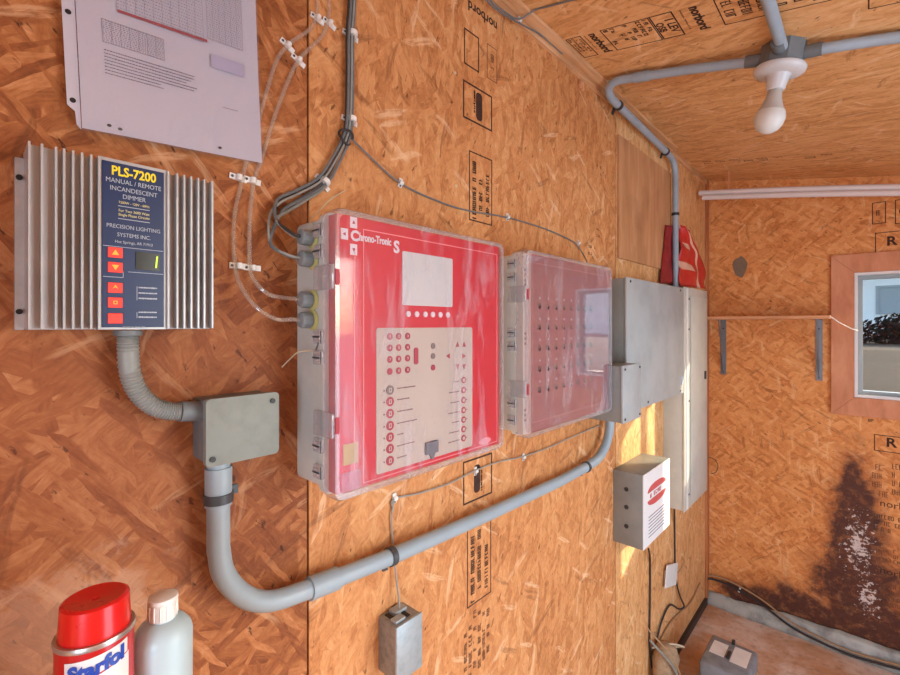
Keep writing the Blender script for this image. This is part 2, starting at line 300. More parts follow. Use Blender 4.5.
# ------------------------------------------------------------------ mesh helpers
class MB:
    def __init__(s): s.b = bmesh.new(); s.mi = 0
    def face(s, pts, mi=None):
        vs = [s.b.verts.new(p) for p in pts]; f = s.b.faces.new(vs); f.material_index = s.mi if mi is None else mi; return f
    def box(s, fr, a0, a1, b0, b1, c0, c1, mi=None, bev=0.0, seg=2):
        vs = [s.b.verts.new(fr.p(a, b, c)) for a in (a0, a1) for b in (b0, b1) for c in (c0, c1)]
        fs = []
        for q in ((0, 1, 3, 2), (4, 6, 7, 5), (0, 4, 5, 1), (2, 3, 7, 6), (0, 2, 6, 4), (1, 5, 7, 3)):
            f = s.b.faces.new([vs[i] for i in q]); f.material_index = s.mi if mi is None else mi; fs.append(f)
        if bev:
            es = list({e for f in fs for e in f.edges}); bmesh.ops.bevel(s.b, geom=es, offset=bev, segments=seg, affect='EDGES', profile=.5, clamp_overlap=True)
        return s
    def prism(s, fr, pts, c0, c1, mi=None, bev=0.0):
        bot = [s.b.verts.new(fr.p(a, b, c0)) for a, b in pts]; top = [s.b.verts.new(fr.p(a, b, c1)) for a, b in pts]
        n = len(pts); m = s.mi if mi is None else mi
        fs = [s.b.faces.new(top), s.b.faces.new(bot[::-1])]
        for i in range(n): fs.append(s.b.faces.new([bot[i], bot[(i+1) % n], top[(i+1) % n], top[i]]))
        for f in fs: f.material_index = m
        if bev:
            es = list(fs[0].edges); bmesh.ops.bevel(s.b, geom=es, offset=bev, segments=3, affect='EDGES', profile=.5)
        return s
    def disc(s, fr, a, b, r, c0, c1, n=20, mi=None, ry=None):
        return s.prism(fr, [(a+r*math.cos(2*math.pi*i/n), b+(ry or r)*math.sin(2*math.pi*i/n)) for i in range(n)], c0, c1, mi)
    def tube(s, pts, r, n=10, mi=None, cap=True, closed=False, rib=None):
        pts = [Vector(p) for p in pts]; rings = []; prev = None; m = s.mi if mi is None else mi
        for i, p in enumerate(pts):
            t = (pts[min(i+1, len(pts)-1)] - pts[max(i-1, 0)]).normalized()
            if prev is None:
                a = t.cross(Vector((0, 0, 1)))
                if a.length < .1: a = t.cross(Vector((0, 1, 0)))
                a.normalize()
            else: a = (prev - t*prev.dot(t)).normalized()
            prev = a; bb = t.cross(a)
            rr = r[i] if isinstance(r, (list, tuple)) else r
            if rib: rr = rr*(1+rib*(i % 2))
            rings.append([s.b.verts.new(p + a*rr*math.cos(2*math.pi*k/n) + bb*rr*math.sin(2*math.pi*k/n)) for k in range(n)])
        for i in range(len(rings)-1):
            for k in range(n):
                f = s.b.faces.new([rings[i][k], rings[i][(k+1) % n], rings[i+1][(k+1) % n], rings[i+1][k]]); f.material_index = m
        if cap:
            for q in (rings[0][::-1], rings[-1]): f = s.b.faces.new(q); f.material_index = m
        return s
    def lathe(s, o, axis, prof, n=32, mi=None, sx=1.0, ref=None):
        # prof: list of (radius, height); sx flattens across ref
        o = Vector(o); ax = Vector(axis).normalized()
        a = Vector(ref) if ref else (ax.cross(Vector((0, 1, 0))) if abs(ax.y) < .9 else ax.cross(Vector((1, 0, 0))))
        a = (a - ax*a.dot(ax)).normalized(); b = ax.cross(a); m = s.mi if mi is None else mi; rings = []
        for r, h in prof:
            if r < 1e-6: rings.append([s.b.verts.new(o+ax*h)])
            else: rings.append([s.b.verts.new(o + ax*h + a*r*math.cos(2*math.pi*k/n) + b*r*sx*math.sin(2*math.pi*k/n)) for k in range(n)])
        for i in range(len(rings)-1):
            p, q = rings[i], rings[i+1]
            for k in range(n):
                if len(p) == 1 and len(q) == 1: continue
                if len(p) == 1: f = s.b.faces.new([p[0], q[k], q[(k+1) % n]])
                elif len(q) == 1: f = s.b.faces.new([p[k], q[0], p[(k+1) % n]])
                else: f = s.b.faces.new([p[k], p[(k+1) % n], q[(k+1) % n], q[k]])
                f.material_index = m
        for e, rev in ((rings[0], True), (rings[-1], False)):
            if len(e) > 1: f = s.b.faces.new(e[::-1] if rev else e); f.material_index = m
        return s
    def frame(s, fr, a0, a1, b0, b1, wd, c0, c1, mi=None):
        s.box(fr, a0, a1, b0, b0+wd, c0, c1, mi); s.box(fr, a0, a1, b1-wd, b1, c0, c1, mi)
        s.box(fr, a0, a0+wd, b0+wd, b1-wd, c0, c1, mi); s.box(fr, a1-wd, a1, b0+wd, b1-wd, c0, c1, mi); return s
    def scribble(s, fr, a0, a1, b0, b1, rows, cw, th=.3, c=.0004, dens=.86, mi=None):
        # rows of worn, unreadable printed characters
        rh = (b1-b0)/rows
        for r in range(rows):
            y0 = b0+rh*(r+.18); y1 = b0+rh*(r+.82); a = a0; end = a0+(a1-a0)*R.uniform(.75, 1)
            while a < end-cw:
                if R.random() < dens:
                    t = min(cw, y1-y0)*th
                    s.box(fr, a, a+t*.8, y0, y1, 0, c, mi)
                    if R.random() < .6: s.box(fr, a, a+cw*.7, y1-t*.7, y1, 0, c, mi)
                    if R.random() < .5: s.box(fr, a, a+cw*.7, (y0+y1)/2-t*.3, (y0+y1)/2+t*.3, 0, c, mi)
                    if R.random() < .5: s.box(fr, a, a+cw*.7, y0, y0+t*.7, 0, c, mi)
                    if R.random() < .5: s.box(fr, a+cw*.55, a+cw*.55+t*.8, y0, y1, 0, c, mi)
                a += cw
        return s
    def dashes(s, fr, a0, a1, b, h, c=.0003, mi=None, gap=.2):
        a = a0
        while a < a1:
            wd = R.uniform(.6, 2.2)*h; wd = min(wd, a1-a)
            s.box(fr, a, a+wd, b-h/2*R.uniform(.7, 1), b+h/2*R.uniform(.7, 1), 0, c, mi); a += wd+h*gap
        return s
    def build(s, name, mats, parent=None, smooth=False, loc=None, ang=35):
        bmesh.ops.recalc_face_normals(s.b, faces=s.b.faces[:]) if s.b.faces else None
        me = bpy.data.meshes.new(name); s.b.to_mesh(me); s.b.free()
        if not isinstance(mats, (list, tuple)): mats = [mats]
        for m in mats: me.materials.append(m)
        o = bpy.data.objects.new(name, me); COL.objects.link(o)
        if smooth:
            for p in me.polygons: p.use_smooth = True
            me.set_sharp_from_angle(angle=math.radians(ang))
        if parent is not None: o.parent = parent; o.matrix_parent_inverse = parent.matrix_world.inverted() if parent.type == 'EMPTY' else Matrix()
        return o
def tag(o, label=None, cat=None, group=None, kind=None):
    if label: o['label'] = label
    if cat: o['category'] = cat
    if group: o['group'] = group
    if kind: o['kind'] = kind
    return o
def thing(name, loc, label, cat, group=None):
    o = bpy.data.objects.new(name, None); COL.objects.link(o); o.location = loc; o.empty_display_size = .02
    o.matrix_world = Matrix.Translation(Vector(loc)); tag(o, label, cat, group); return o
def spline(pts, seg=8):
    pts = [Vector(p) for p in pts]; out = []
    q = [pts[0]*2-pts[1]] + pts + [pts[-1]*2-pts[-2]]
    for i in range(1, len(q)-2):
        for k in range(seg):
            t = k/seg; a, b, c, d = q[i-1], q[i], q[i+1], q[i+2]
            out.append(.5*((2*b)+(c-a)*t+(2*a-5*b+4*c-d)*t*t+(3*b-a-3*c+d)*t**3))
    out.append(pts[-1]); return out
def text(name, s, fr, size, m, parent, align='CENTER', c=.0005, bold=0.0, sx=1.0, spacing=1.0, up=0.0):
    cu = bpy.data.curves.new('t', 'FONT'); cu.body = s; cu.size = size; cu.align_x = align; cu.align_y = 'CENTER'
    cu.extrude = .0002; cu.offset = bold; cu.resolution_u = 3; cu.space_character = spacing
    t = bpy.data.objects.new('t', cu); COL.objects.link(t)
    bpy.context.view_layer.update()
    me = bpy.data.meshes.new_from_object(t.evaluated_get(bpy.context.evaluated_depsgraph_get()))
    bpy.data.objects.remove(t); bpy.data.curves.remove(cu)
    for v in me.vertices: v.co = fr.p(v.co.x*sx, v.co.y+up, v.co.z+c)
    me.materials.clear(); me.materials.append(m); me.name = name
    o = bpy.data.objects.new(name, me); COL.objects.link(o)
    if parent is not None: o.parent = parent; o.matrix_parent_inverse = parent.matrix_world.inverted() if parent.type == 'EMPTY' else Matrix()
    return o
def rrect(a0, a1, b0, b1, r, n=5):
    out = []
    for cx, cy, st in ((a1-r, b1-r, 0), (a0+r, b1-r, 90), (a0+r, b0+r, 180), (a1-r, b0+r, 270)):
        for i in range(n+1):
            t = math.radians(st+90*i/n); out.append((cx+r*math.cos(t), cy+r*math.sin(t)))
    return out
# ================================================================== THE SETTING
S = lambda o: tag(o, kind='structure')
yA = W(308, 300).y; yB = W(615.5, 300).y
b = MB(); g = .0022
b.box(WORLD, -.05, 0, YF, yA-g, 0, ceil_z(0)+.03, 0); b.box(WORLD, -.05, 0, yA+g, yB-g, 0, ceil_z(0)+.03, 1)
b.box(WORLD, -.05, 0, yB+2*g, L+.12, 0, ceil_z(0)+.03, 2); b.box(WORLD, -.07, -.05, YF, L+.12, 0, ceil_z(0)+.03, 3)
wall_left = S(b.build('wall_left', [M_osbA, M_osbB, M_osbC, M_strap]))
# end wall with the window opening
wx0, wx1, wz0, wz1 = .650, 1.13, CZ-.356, CZ+.257
b = MB()
for x0, x1, z0, z1 in ((-.05, wx0, 0, 2.6), (wx1, XR+.1, 0, 2.6), (wx0, wx1, 0, wz0), (wx0, wx1, wz1, 2.6)): b.box(WORLD, x0, x1, L, L+.10, z0, z1)
wall_back = S(b.build('wall_back', M_osbE))
b = MB(); b.face([(-.06, YF-.1, ceil_z(-.06)), (XR+.1, YF-.1, ceil_z(XR+.1)), (XR+.1, 1.37, ceil_z(XR+.1)), (-.06, 1.37, ceil_z(-.06))])
b = MB()
for y0, y1 in ((YF-.1, 1.826), (1.831, L+.1)):
    q = [b.b.verts.new((x, y, ceil_z(x)+dz)) for x in (-.06, XR+.1) for y in (y0, y1) for dz in (0, .05)]
    for f in ((0, 1, 3, 2), (4, 6, 7, 5), (0, 4, 5, 1), (2, 3, 7, 6), (0, 2, 6, 4), (1, 5, 7, 3)): b.b.faces.new([q[i] for i in f])
b.box(WORLD, -.06, XR+.1, YF-.1, L+.1, 2.52, 2.6)
ceiling = S(b.build('ceiling', M_osbK))
s = NT('floor_board'); co = s.n('TexCoord').outputs['Object']
n1 = s.noise(co, 3.2, 6, .65, .4); n2 = s.noise(co, 24, 5, .7)
col = s.mixc(s.smooth(n1, .38, .62), srgb(232, 214, 198), srgb(204, 156, 116)); col = s.mixc(s.math('MULTIPLY', s.smooth(n2, .48, .72), .5), col, srgb(150, 118, 94))
s.l(col, s.b.inputs['Base Color']); s.b.inputs['Roughness'].default_value = .75; s.bump(n2, .4, .003)
b = MB(); b.box(WORLD, -.07, XR+.1, YF-.1, L+.1, -.05, 0); S(b.build('floor', s.m))
b = MB(); dy0, dy1 = .65, 1.75
for y0, y1, z0, z1 in ((YF-.1, dy0, 0, 2.5), (dy1, L, 0, 2.5), (dy0, dy1, 2.04, 2.5)): b.box(WORLD, XR, XR+.1, y0, y1, z0, z1)
S(b.build('wall_right', M_osbE))
b = MB()
for x0, x1, z0, z1 in ((-.05, 1.0, 0, 2.6), (1.76, XR, 0, 2.6), (1.0, 1.76, 0, .85), (1.0, 1.76, 1.75, 2.6)): b.box(WORLD, x0, x1, YF-.1, YF, z0, z1)  # unseen opening, made up to seat the front fill lamp
S(b.build('wall_front', M_osbB))
# wood strip in the wall and ceiling corner, corner post, dark wall foot
b = MB(); b.box(WORLD, 0, .011, YF, 2.30, ceil_z(0)-.034, ceil_z(0)-.001); b.box(WORLD, .011, .042, YF, 2.30, ceil_z(.042)-.013, ceil_z(.042)-.001)
S(b.build('trim_1', M_trimY))
b = MB(); b.box(WORLD, 0, .012, 2.955, L, 0, ceil_z(0)-.005); S(b.build('trim_2', M_trimZ))
b = MB(); b.box(WORLD, 0, .012, 2.32, 2.955, ceil_z(0)-.026, ceil_z(0)-.002); S(b.build('trim_3', M_trimY))
# thin upper board on the left wall
t0, t1 = W(617, 137), W(668, 155)
b = MB(); b.box(LW, W(616.5, 200).y+.002, W(669, 200).y, W(617, 258).z-CZ, W(617, 135).z-CZ, 0, .010, bev=.0015); ub = S(b.build('trim_4', wood('board_wood', [srgb(170, 118, 76), srgb(194, 140, 94), srgb(212, 162, 118)], sc=(30, 22, 4), dirt=.3)))
b = MB(); b.box(LW, .40, 1.70, -1.62, -1.55, 0, .02); b.box(LW, 1.70, 2.95, -1.62, -1.585, 0, .016)
S(b.build('baseboard_left', M_cableD))
# torn grey membrane and board at the foot of the end wall
b = MB(); N_ = 90
def bh(x): return .070 + .022*math.sin(x*3.1-.6) + .010*noise.noise(Vector((x*9, 0, 0))) + .006*noise.noise(Vector((x*31, 4, 0)))
for i in range(N_):
    xa, xb = .0+i*(1.86/N_), .0+(i+1)*(1.86/N_)
    for k in range(4):
        ta, tb = k/4, (k+1)/4; f_ = lambda x, t: Vector((x, L-.050+.040*t+.004*noise.noise(Vector((x*12, t*4, 0))), max(0.001, bh(x)*t)))
        b.face([f_(xa, ta), f_(xb, ta), f_(xb, tb), f_(xa, tb)])
bmesh.ops.remove_doubles(b.b, verts=b.b.verts[:], dist=1e-5)
bb_ = S(b.build('baseboard_back', M_foil, smooth=True, ang=80)); sm = bb_.modifiers.new('s', 'SOLIDIFY'); sm.thickness = .003
# window: casing, vinyl frame, glass
b = MB(); cw = .088; th = .018
o_ = [(wx0-cw, -.446), (wx1+cw, -.446), (wx1+cw, .349), (wx0-cw, .349)]; i_ = [(wx0, -.356), (wx1, -.356), (wx1, .257), (wx0, .257)]
for k in range(4):
    k2 = (k+1) % 4; sh = .0012
    b.prism(EW, [o_[k], o_[k2], i_[k2], i_[k]], 0, th + (.001 if k % 2 else 0), bev=.002)
win = S(b.build('window_1', M_casing))
b = MB(); b.frame(EW, wx0+.001, wx1-.001, -.355, .256, .012, -.085, .010); b.build('window_frame', M_vinyl, win)
b = MB(); b.frame(EW, wx0+.013, wx1-.013, -.343, .244, .018, -.075, -.03); b.box(EW, .866, .900, -.325, .226, -.07, -.03); b.build('window_sash', M_vinylg, win)
b = MB(); b.box(EW, wx0+.031, wx1-.031, -.325, .226, -.055, -.051)
s = NT('window_glass'); tr = s.n('BsdfTransparent'); tr.inputs[0].default_value = (.97, .98, .98, 1); gl = s.n('BsdfGlossy'); gl.inputs['Roughness'].default_value = .02
fr_ = s.n('LayerWeight'); fr_.inputs[0].default_value = .5; mx = s.n('MixShader'); s.l(s.math('MULTIPLY_ADD', s.math('POWER', fr_.outputs['Facing'], 4.0), .6, .03), mx.inputs[0]); s.l(tr.outputs[0], mx.inputs[1]); s.l(gl.outputs[0], mx.inputs[2]); s.l(mx.outputs[0], s.out.inputs[0])
b.build('window_glass', s.m, win)
# ------------------------------------------------------------------ stamps printed on the boards
def stamp(name, parent, build, m=M_stamp):
    b = MB(); build(b); b.build(name, m, parent)
def lwb(u0, u1, v0, v1):   # bounds on the left wall from the picture's columns
    p, q = W(u0, v0), W(u1, v0); pb = W(u0, v1)
    return p.y, q.y, pb.z-CZ, p.z-CZ
a0, a1, b0, b1 = lwb(464, 479, 73, 25)
LWr = Fr(LW.o, (0, 0, -1), (0, 1, 0))   # text running down the wall
def B(fr, u0, v0, u1, v1, conv=W):      # two picture corners -> local rectangle
    p = fr.loc(conv(u0, v0)); q = fr.loc(conv(u1, v1)); return min(p[0], q[0]), max(p[0], q[0]), min(p[1], q[1]), max(p[1], q[1])
def outline(b, fr, r, wd=.0034): b.frame(fr, r[0], r[1], r[2], r[3], wd, 0, .0004)
r = B(LWr, 464, 27, 479, 73); stamp('grade_stamp', wall_left, lambda b: (outline(b, LWr, r), b.scribble(LWr, r[0]+.036, r[1]-.030, r[2]+.010, r[3]-.010, 1, .020, .25)))
r2 = B(LWr, 487, 43, 497, 84); stamp('grade_stamp', wall_left, lambda b: (outline(b, LWr, r2, .0016), b.scribble(LWr, r2[0]+.02, r2[1]-.01, r2[2]+.012, r2[3]-.01, 1, .008, .3)), M_stampf)
r3 = B(LWr, 463, 79, 492, 132)
def logo(b, fr, r):
    outline(b, fr, r, .0042); cx, cy = (r[0]+r[1])/2, (r[2]+r[3])/2
    b.prism(fr, rrect(cx-.034, cx+.034, cy-.008, cy+.016, .01), 0, .0004)
    b.scribble(fr, cx-.034, cx+.036, cy-.018, cy-.009, 1, .006, .5)
stamp('grade_stamp', wall_left, lambda b: logo(b, LWr, r3))
r4 = B(LWr, 469, 150, 492, 222)
def block(b, fr, r, rows=3, cw=.010):
    outline(b, fr, r, .003); h = (r[3]-r[2])
    b.scribble(fr, r[0]+.006, r[1]-.005, r[2]+h*.66, r[3]-h*.1, 1, cw, .42); b.scribble(fr, r[0]+.03, r[1]-.02, r[2]+h*.40, r[2]+h*.62, 1, cw*.8, .4); b.scribble(fr, r[0]+.02, r[1]-.03, r[2]+h*.1, r[2]+h*.32, 1, cw*.9, .36)
LWu = Fr(LW.o, (0, 0, 1), (0, -1, 0))
def mir(fr, u0, v0, u1, v1): return B(fr, u0, v0, u1, v1)
r4 = B(LWu, 469, 150, 492, 226); stamp('grade_stamp', wall_left, lambda b: block(b, LWu, r4))
r5 = B(LWu, 463, 462, 492, 493); stamp('grade_stamp', wall_left, lambda b: logo(b, LWu, r5))
r6 = B(LWu, 467, 524, 491, 592); stamp('grade_stamp', wall_left, lambda b: block(b, LWu, r6))
r7 = B(LWu, 463, 616, 490, 662); stamp('grade_stamp', wall_left, lambda b: b.scribble(LWu, r7[0], r7[1], r7[2], r7[3], 6, .010, .34, dens=.6), M_stampf)
p = LW.loc(W(483, 16)); text('printed_name', 'norbord', Fr(LW.p(p[0], p[1]), (0, -1, 0), (0, 0, -1)), .034, M_stamp, wall_left, bold=.0006)
for (u, v) in ((600, 170), (598, 232), (592, 250), (620, 150)):
    pp = LW.loc(W(u, v)); stamp('pencil_mark', wall_left, lambda b: b.scribble(LWu.at(*LWu.loc(W(u, v))), -.03, .03, -.03, .03, 4, .012, .2, dens=.3), M_stampf)
# ceiling prints: one row running across, parallel to the wall's normal
CEb = CE                                              # X = +y, Y = +x
def CB(u0, v0, u1, v1): return B(CE, u0, v0, u1, v1, K)
cy0, cy1 = 1.212, 1.335
def cblk(x0, x1, rows, cw, ol=True, y0=cy0, y1=cy1, dens=.85, th=.34):
    k = math.sqrt(1+KC*KC)
    def f(b):
        if ol: outline(b, CE, (y0, y1, x0*k, x1*k), .0026)
        b.scribble(CE, y0+.006, y1-.006, x0*k+.004, x1*k-.004, rows, cw, th, dens=dens)
    return f
stamp('grade_stamp', ceiling, cblk(.046, .092, 4, .010)); stamp('grade_stamp', ceiling, cblk(.096, .108, 1, .008, False)); stamp('grade_stamp', ceiling, cblk(.150, .280, 7, .013, dens=.6))
stamp('grade_stamp', ceiling, lambda b: outline(b, CE, (cy0, cy1, .286, .343), .0034)); stamp('grade_stamp', ceiling, cblk(.348, .362, 1, .007, False), M_stampf)
text('printed_name', '1 LEV', Fr(CE.p((cy0+cy1)/2, .326), CE.X, CE.Y), .030, M_stamp, ceiling, bold=.0006); text('printed_name', 'OSB', Fr(CE.p((cy0+cy1)/2, .299), CE.X, CE.Y), .026, M_stamp, ceiling, bold=.0006)
for x in (.125, .386): text('printed_name', 'norbord', Fr(CE.p((cy0+cy1)/2, x*1.016), CE.X, CE.Y), .034, M_stamp, ceiling, bold=.0012)
stamp('grade_stamp', ceiling, cblk(.43, .64, 6, .013, dens=.7)); stamp('grade_stamp', ceiling, cblk(.70, .86, 3, .014, y0=1.27, y1=1.41)); stamp('grade_stamp', ceiling, cblk(.648, .67, 2, .010, False), M_stampf)
stamp('grade_stamp', ceiling, cblk(.0645, .60, 9, .02, False, y0=2.56, y1=2.64, dens=.5, th=.2), M_stampf)
# end-wall prints
EWs = EW
def EB(u0, v0, u1, v1): return B(EW, u0, v0, u1, v1, E)
r = EB(872, 203, 886, 223); stamp('grade_stamp', wall_back, lambda b: (outline(b, EW, r), b.scribble(EW, r[0]+.015, r[1]-.012, (r[2]+r[3])/2-.02, (r[2]+r[3])/2+.02, 1, .014, .3)))
r = EB(895, 200, 915, 222); stamp('grade_stamp', wall_back, lambda b: (outline(b, EW, r), b.disc(EW, (r[0]+r[1])/2, (r[2]+r[3])/2, .02, 0, .0004, 12)))
def rbox(u0, v0, u1, v1):
    r = EB(u0, v0, u1, v1)
    stamp('grade_stamp', wall_back, lambda b: outline(b, EW, r, .0035))
    text('printed_letter', 'R', Fr(EW.p((r[0]+r[1])/2-.01, (r[2]+r[3])/2+.006), EW.X, EW.Y), .060, M_stamp, wall_back, bold=.0016)
rbox(875, 233, 915, 252); rbox(874, 434, 915, 456)
for (u0, v0, u1, v1, rows, cw, m) in ((872, 462, 890, 500, 4, .012, M_stampf), (892, 462, 915, 500, 4, .012, M_stamp), (874, 512, 915, 540, 3, .012, M_stamp), (876, 545, 915, 570, 3, .012, M_stampf), (876, 580, 915, 615, 4, .012, M_stampf), (868, 418, 884, 424, 1, .012, M_stamp)):
    rr_ = EB(u0, v0, u1, v1); stamp('grade_stamp', wall_back, lambda b: b.scribble(EW, rr_[0], rr_[1], rr_[2], rr_[3], rows, cw, .26, dens=.8), m)
for v in (506, 574):
    text('printed_name', 'norbord', Fr(EW.p(EW.loc(E(896, v))[0]+.02, EW.loc(E(896, v))[1]), EW.X, EW.Y), .045, M_stamp, wall_back)
# dried filler patch and nail heads on the end wall
b = MB(); c_ = EW.loc(E(740, 267)); b.prism(EW, [(c_[0]+.034*math.cos(t)*(1+.12*math.sin(3*t)), c_[1]+.058*math.sin(t)*(1+.1*math.cos(5*t))) for t in [2*math.pi*i/26 for i in range(26)]], 0, .003, bev=.001)
b.build('filler_patch', M_putty, wall_back)
b = MB()
for (u, v) in ((455, 73), (456, 186), (412, 250), (600, 580), (609, 605), (540, 150), (470, 340)): b.disc(LW, *LW.loc(W(u, v))[:2], .0035, 0, .001, 10)
b.build('screw_head', M_bare, wall_left)
# ================================================================== BOXES ON THE LEFT WALL
# --- dimmer
dm = thing('dimmer', (0, .14, W(28, 330).z), 'silver finned aluminium dimmer with a navy label and lit red buttons', 'dimmer')
dfr = Fr((0, .0521, W(28, 330, .05).z), Vector((0, 1, 0)), (0, 0, 1))
DW = .1835; DH = .198; dsk = .004
b = MB(); b.box(dfr, -.0075, .0, .0, .190, 0, .010); 
b.build('mounting_flange', M_aluflat, dm)
b = MB(); b.box(dfr, 0, DW, 0, .199, 0, .040, bev=.0015)
pa0 = (W(102, 200, .05).y-.0521); pa1 = (W(164, 200, .05).y-.0521)
b.box(dfr, pa0-.0035, pa1+.0035, 0, .200, .040, .0485)
b.build('heat_sink_body', M_alu, dm)
fins = []
x = .003
b = MB()
for u in (29, 42, 56, 64, 73, 82, 91, 99, 168, 177, 184, 191, 198, 204, 212):
    x = W(u, 200, .05).y-.0521; b.box(dfr, max(0, x-.0011), min(DW, x+.0010), 0.001, .1985, .040, .052)
fn = b.build('heat_sink_fin', M_alu, dm)
b = MB(); b.box(dfr, pa0, pa1, .0025, .196, .0485, .0497); b.build('label_plate', M_navy, dm)
pf = Fr(dfr.p((pa0+pa1)/2, 0, .0497), dfr.X, dfr.Y)
pw = pa1-pa0
def pz(v, u=130): return W(u, v, .05).z-dfr.o.z
text('label_text', 'PLS-7200', pf, .0150, M_yellow, dm, bold=.0004, up=pz(174), sx=.80)
for st, v, sz, m in (('MANUAL / REMOTE', 183.5, .0078, M_whitep), ('INCANDESCENT', 191, .0078, M_whitep), ('DIMMER', 198, .0078, M_whitep), ('7200W - 120V - 60Hz', 204, .0042, M_paleyel), ('For Two 3600 Watt', 212, .0046, M_paleyel), ('Single Phase Circuits', 216, .0046, M_paleyel), ('PRECISION LIGHTING', 228, .0068, M_whitep), ('SYSTEMS INC.', 236, .0068, M_whitep), ('Hot Springs, AR 71913', 243, .0050, M_whitep), ('MADE IN THE USA', 327.5, .0034, M_whitep)):
    text('label_text', st, pf, sz*.96, m, dm, up=pz(v), sx=.86)
b = MB()
for v in (207.5, 220): b = MB(); b.box(pf, -.016, .016, pz(v)-.0004, pz(v)+.0004, 0, .0004); b.build('label_line', M_whitep, dm)
b = MB()
b.box(pf, -pw/2+.001, pw/2-.001, pz(248)-.0003, pz(248)+.0003, 0, .0004); b.box(pf, -pw*.1, pw/2-.001, pz(272)-.0003, pz(272)+.0003, 0, .0004)
b.box(pf, -pw/2+.001, -pw*.18, pz(278)-.0003, pz(278)+.0003, 0, .0004); b.box(pf, -pw*.18, -pw*.18+.0005, pz(278), pz(272), 0, .0004)
b.build('label_line', M_whitep, dm)
for v0, v1, vv in ((286, 300, (287, 292.5, 298)), (312, 318, (312, 317))):
    b = MB(); b.box(pf, pw*.04, pw*.04+.0005, pz(v1), pz(v0), 0, .0004)
    for v in vv: b.dashes(pf, pw*.07, pw*.38, pz(v), .0018)
    b.build('label_caption', M_whitep, dm)
for k, (v, gl_) in enumerate(((254, 'up'), (268.5, 'down'), (288.5, 'up2'), (303, 'box'), (318.5, None))):
    b = MB(); c0 = (-pw/2+.0125, pz(v)); b.box(pf, c0[0]-.0072, c0[0]+.0072, c0[1]-.0060, c0[1]+.0060, 0, .0016, bev=.0006)
    o = b.build('push_button', M_redbtn, dm)
    if gl_:
        b = MB(); h = .0034
        if gl_ == 'up': b.prism(pf, [(c0[0]-h, c0[1]-h*.8), (c0[0]+h, c0[1]-h*.8), (c0[0], c0[1]+h)], .0016, .002)
        if gl_ == 'down': b.prism(pf, [(c0[0]-h, c0[1]+h*.8), (c0[0], c0[1]-h), (c0[0]+h, c0[1]+h*.8)], .0016, .002)
        if gl_ == 'up2': b.prism(pf, [(c0[0]-h*.8, c0[1]-h*.4), (c0[0], c0[1]+h*.2), (c0[0]+h*.8, c0[1]-h*.4), (c0[0], c0[1]+h)], .0016, .002)
        if gl_ == 'box': b.frame(pf, c0[0]-.002, c0[0]+.002, c0[1]-.002, c0[1]+.002, .0008, .0016, .002)
        b.build('button_symbol', M_orbtn, o)
b = MB(); b.box(pf, pw*.02, pw*.42, pz(269), pz(251), 0, .0012); o = b.build('display', M_lcd, dm)
b = MB(); b.prism(pf, [(pw*.345, pz(266)), (pw*.37, pz(266)), (pw*.39, pz(254)), (pw*.365, pz(254))], .0012, .0016); b.build('display_digit', M_lcdg, o)
for (a, z) in ((-.0040, .168), (-.0040, .020)):
    b = MB(); b.disc(dfr, a, z, .0030, .010, .013, 12); b.build('mounting_screw', M_black, dm, smooth=True)
# --- paper sheet in its sleeve
sh = thing('document_sleeve', (0, .3, W(160, 146).z), 'printed table sheet in a clear punched sleeve above the dimmer', 'document')
BL = W(82, 128, .010); BR = W(262, 163, .010); ex = (BR-BL); wS = ex.length
sf = Fr(BL, ex, (0, ex.z*-1/ex.y if False else -.03, 1)); sf = Fr(BL, ex, Vector((0, -.042, 1)))
b = MB(); hS = .30; b.face([sf.p(0, 0, .0), sf.p(wS, 0, .0), sf.p(wS, hS, .0), sf.p(0, hS, .0)]); bmesh.ops.subdivide_edges(b.b, edges=b.b.edges[:], cuts=12, use_grid_fill=True)
for v in b.b.verts:
    a_, b_, _ = sf.loc(v.co); v.co = v.co + sf.N*(.0010*math.sin(a_*25+.5)+.0006*math.sin(b_*20+a_*9)); pass
pg = b.build('paper_sheet', M_paper, sh, smooth=True)
bS = MB(); bS.face([sf.p(-.004, -.004, .004), sf.p(wS+.001, -.004, .004), sf.p(wS+.001, hS, .004), sf.p(-.004, hS, .004)]); bmesh.ops.subdivide_edges(bS.b, edges=bS.b.edges[:], cuts=12, use_grid_fill=True)
for v in bS.b.verts:
    a_, b_, _ = sf.loc(v.co); v.co = v.co + sf.N*(.0010*math.sin(a_*25+.5)+.0006*math.sin(b_*20+a_*9))
bS.build('sleeve', M_sleeve, sh, smooth=True)
b = MB(); lp = sf.loc(W(68, 110, .006)); st_ = [(-.013, .024), (-.013, hS), (-.001, hS), (-.001, -.002), (-.005, .003), (-.006, .018)]
b.prism(sf, st_, .0005, .0015); strip = b.build('binding_strip', M_paper, sh)
for h_ in (.030, .132, .237):
    b = MB(); b.disc(sf, -.0075, h_, .0030, .0015, .0019, 14); b.build('punched_hole', M_black, strip)
def sb(u, v): q = sf.loc(W(u, v, .0115)); return q[0], q[1]
ps = sf.at(0, 0, .0016)
b = MB()
def table(u0, v0, u1, v1, rows, cols, m=0):
    (x0, y1), (x1, y1b) = sb(u0, v0), sb(u1, v1)
    y0 = min(y1, y1b); y1 = max(y1, y1b); 
    b.frame(ps, x0, x1, y0, y1, .0004, 0, .0002)
    for r_ in range(rows): b.dashes(ps, x0+.001, x1-.001, y0+(y1-y0)*(r_+.5)/rows, .0010, .0002, gap=1.6)
    for c_ in range(cols): q = x0+(x1-x0)*(c_+1)/(cols+1); b.box(ps, q, q+.0003, y0, y1, 0, .0002)
xA, yA_ = sb(97, 17); xB, yB_ = sb(162, 60)
table(97, 17, 162, 62, 12, 6)
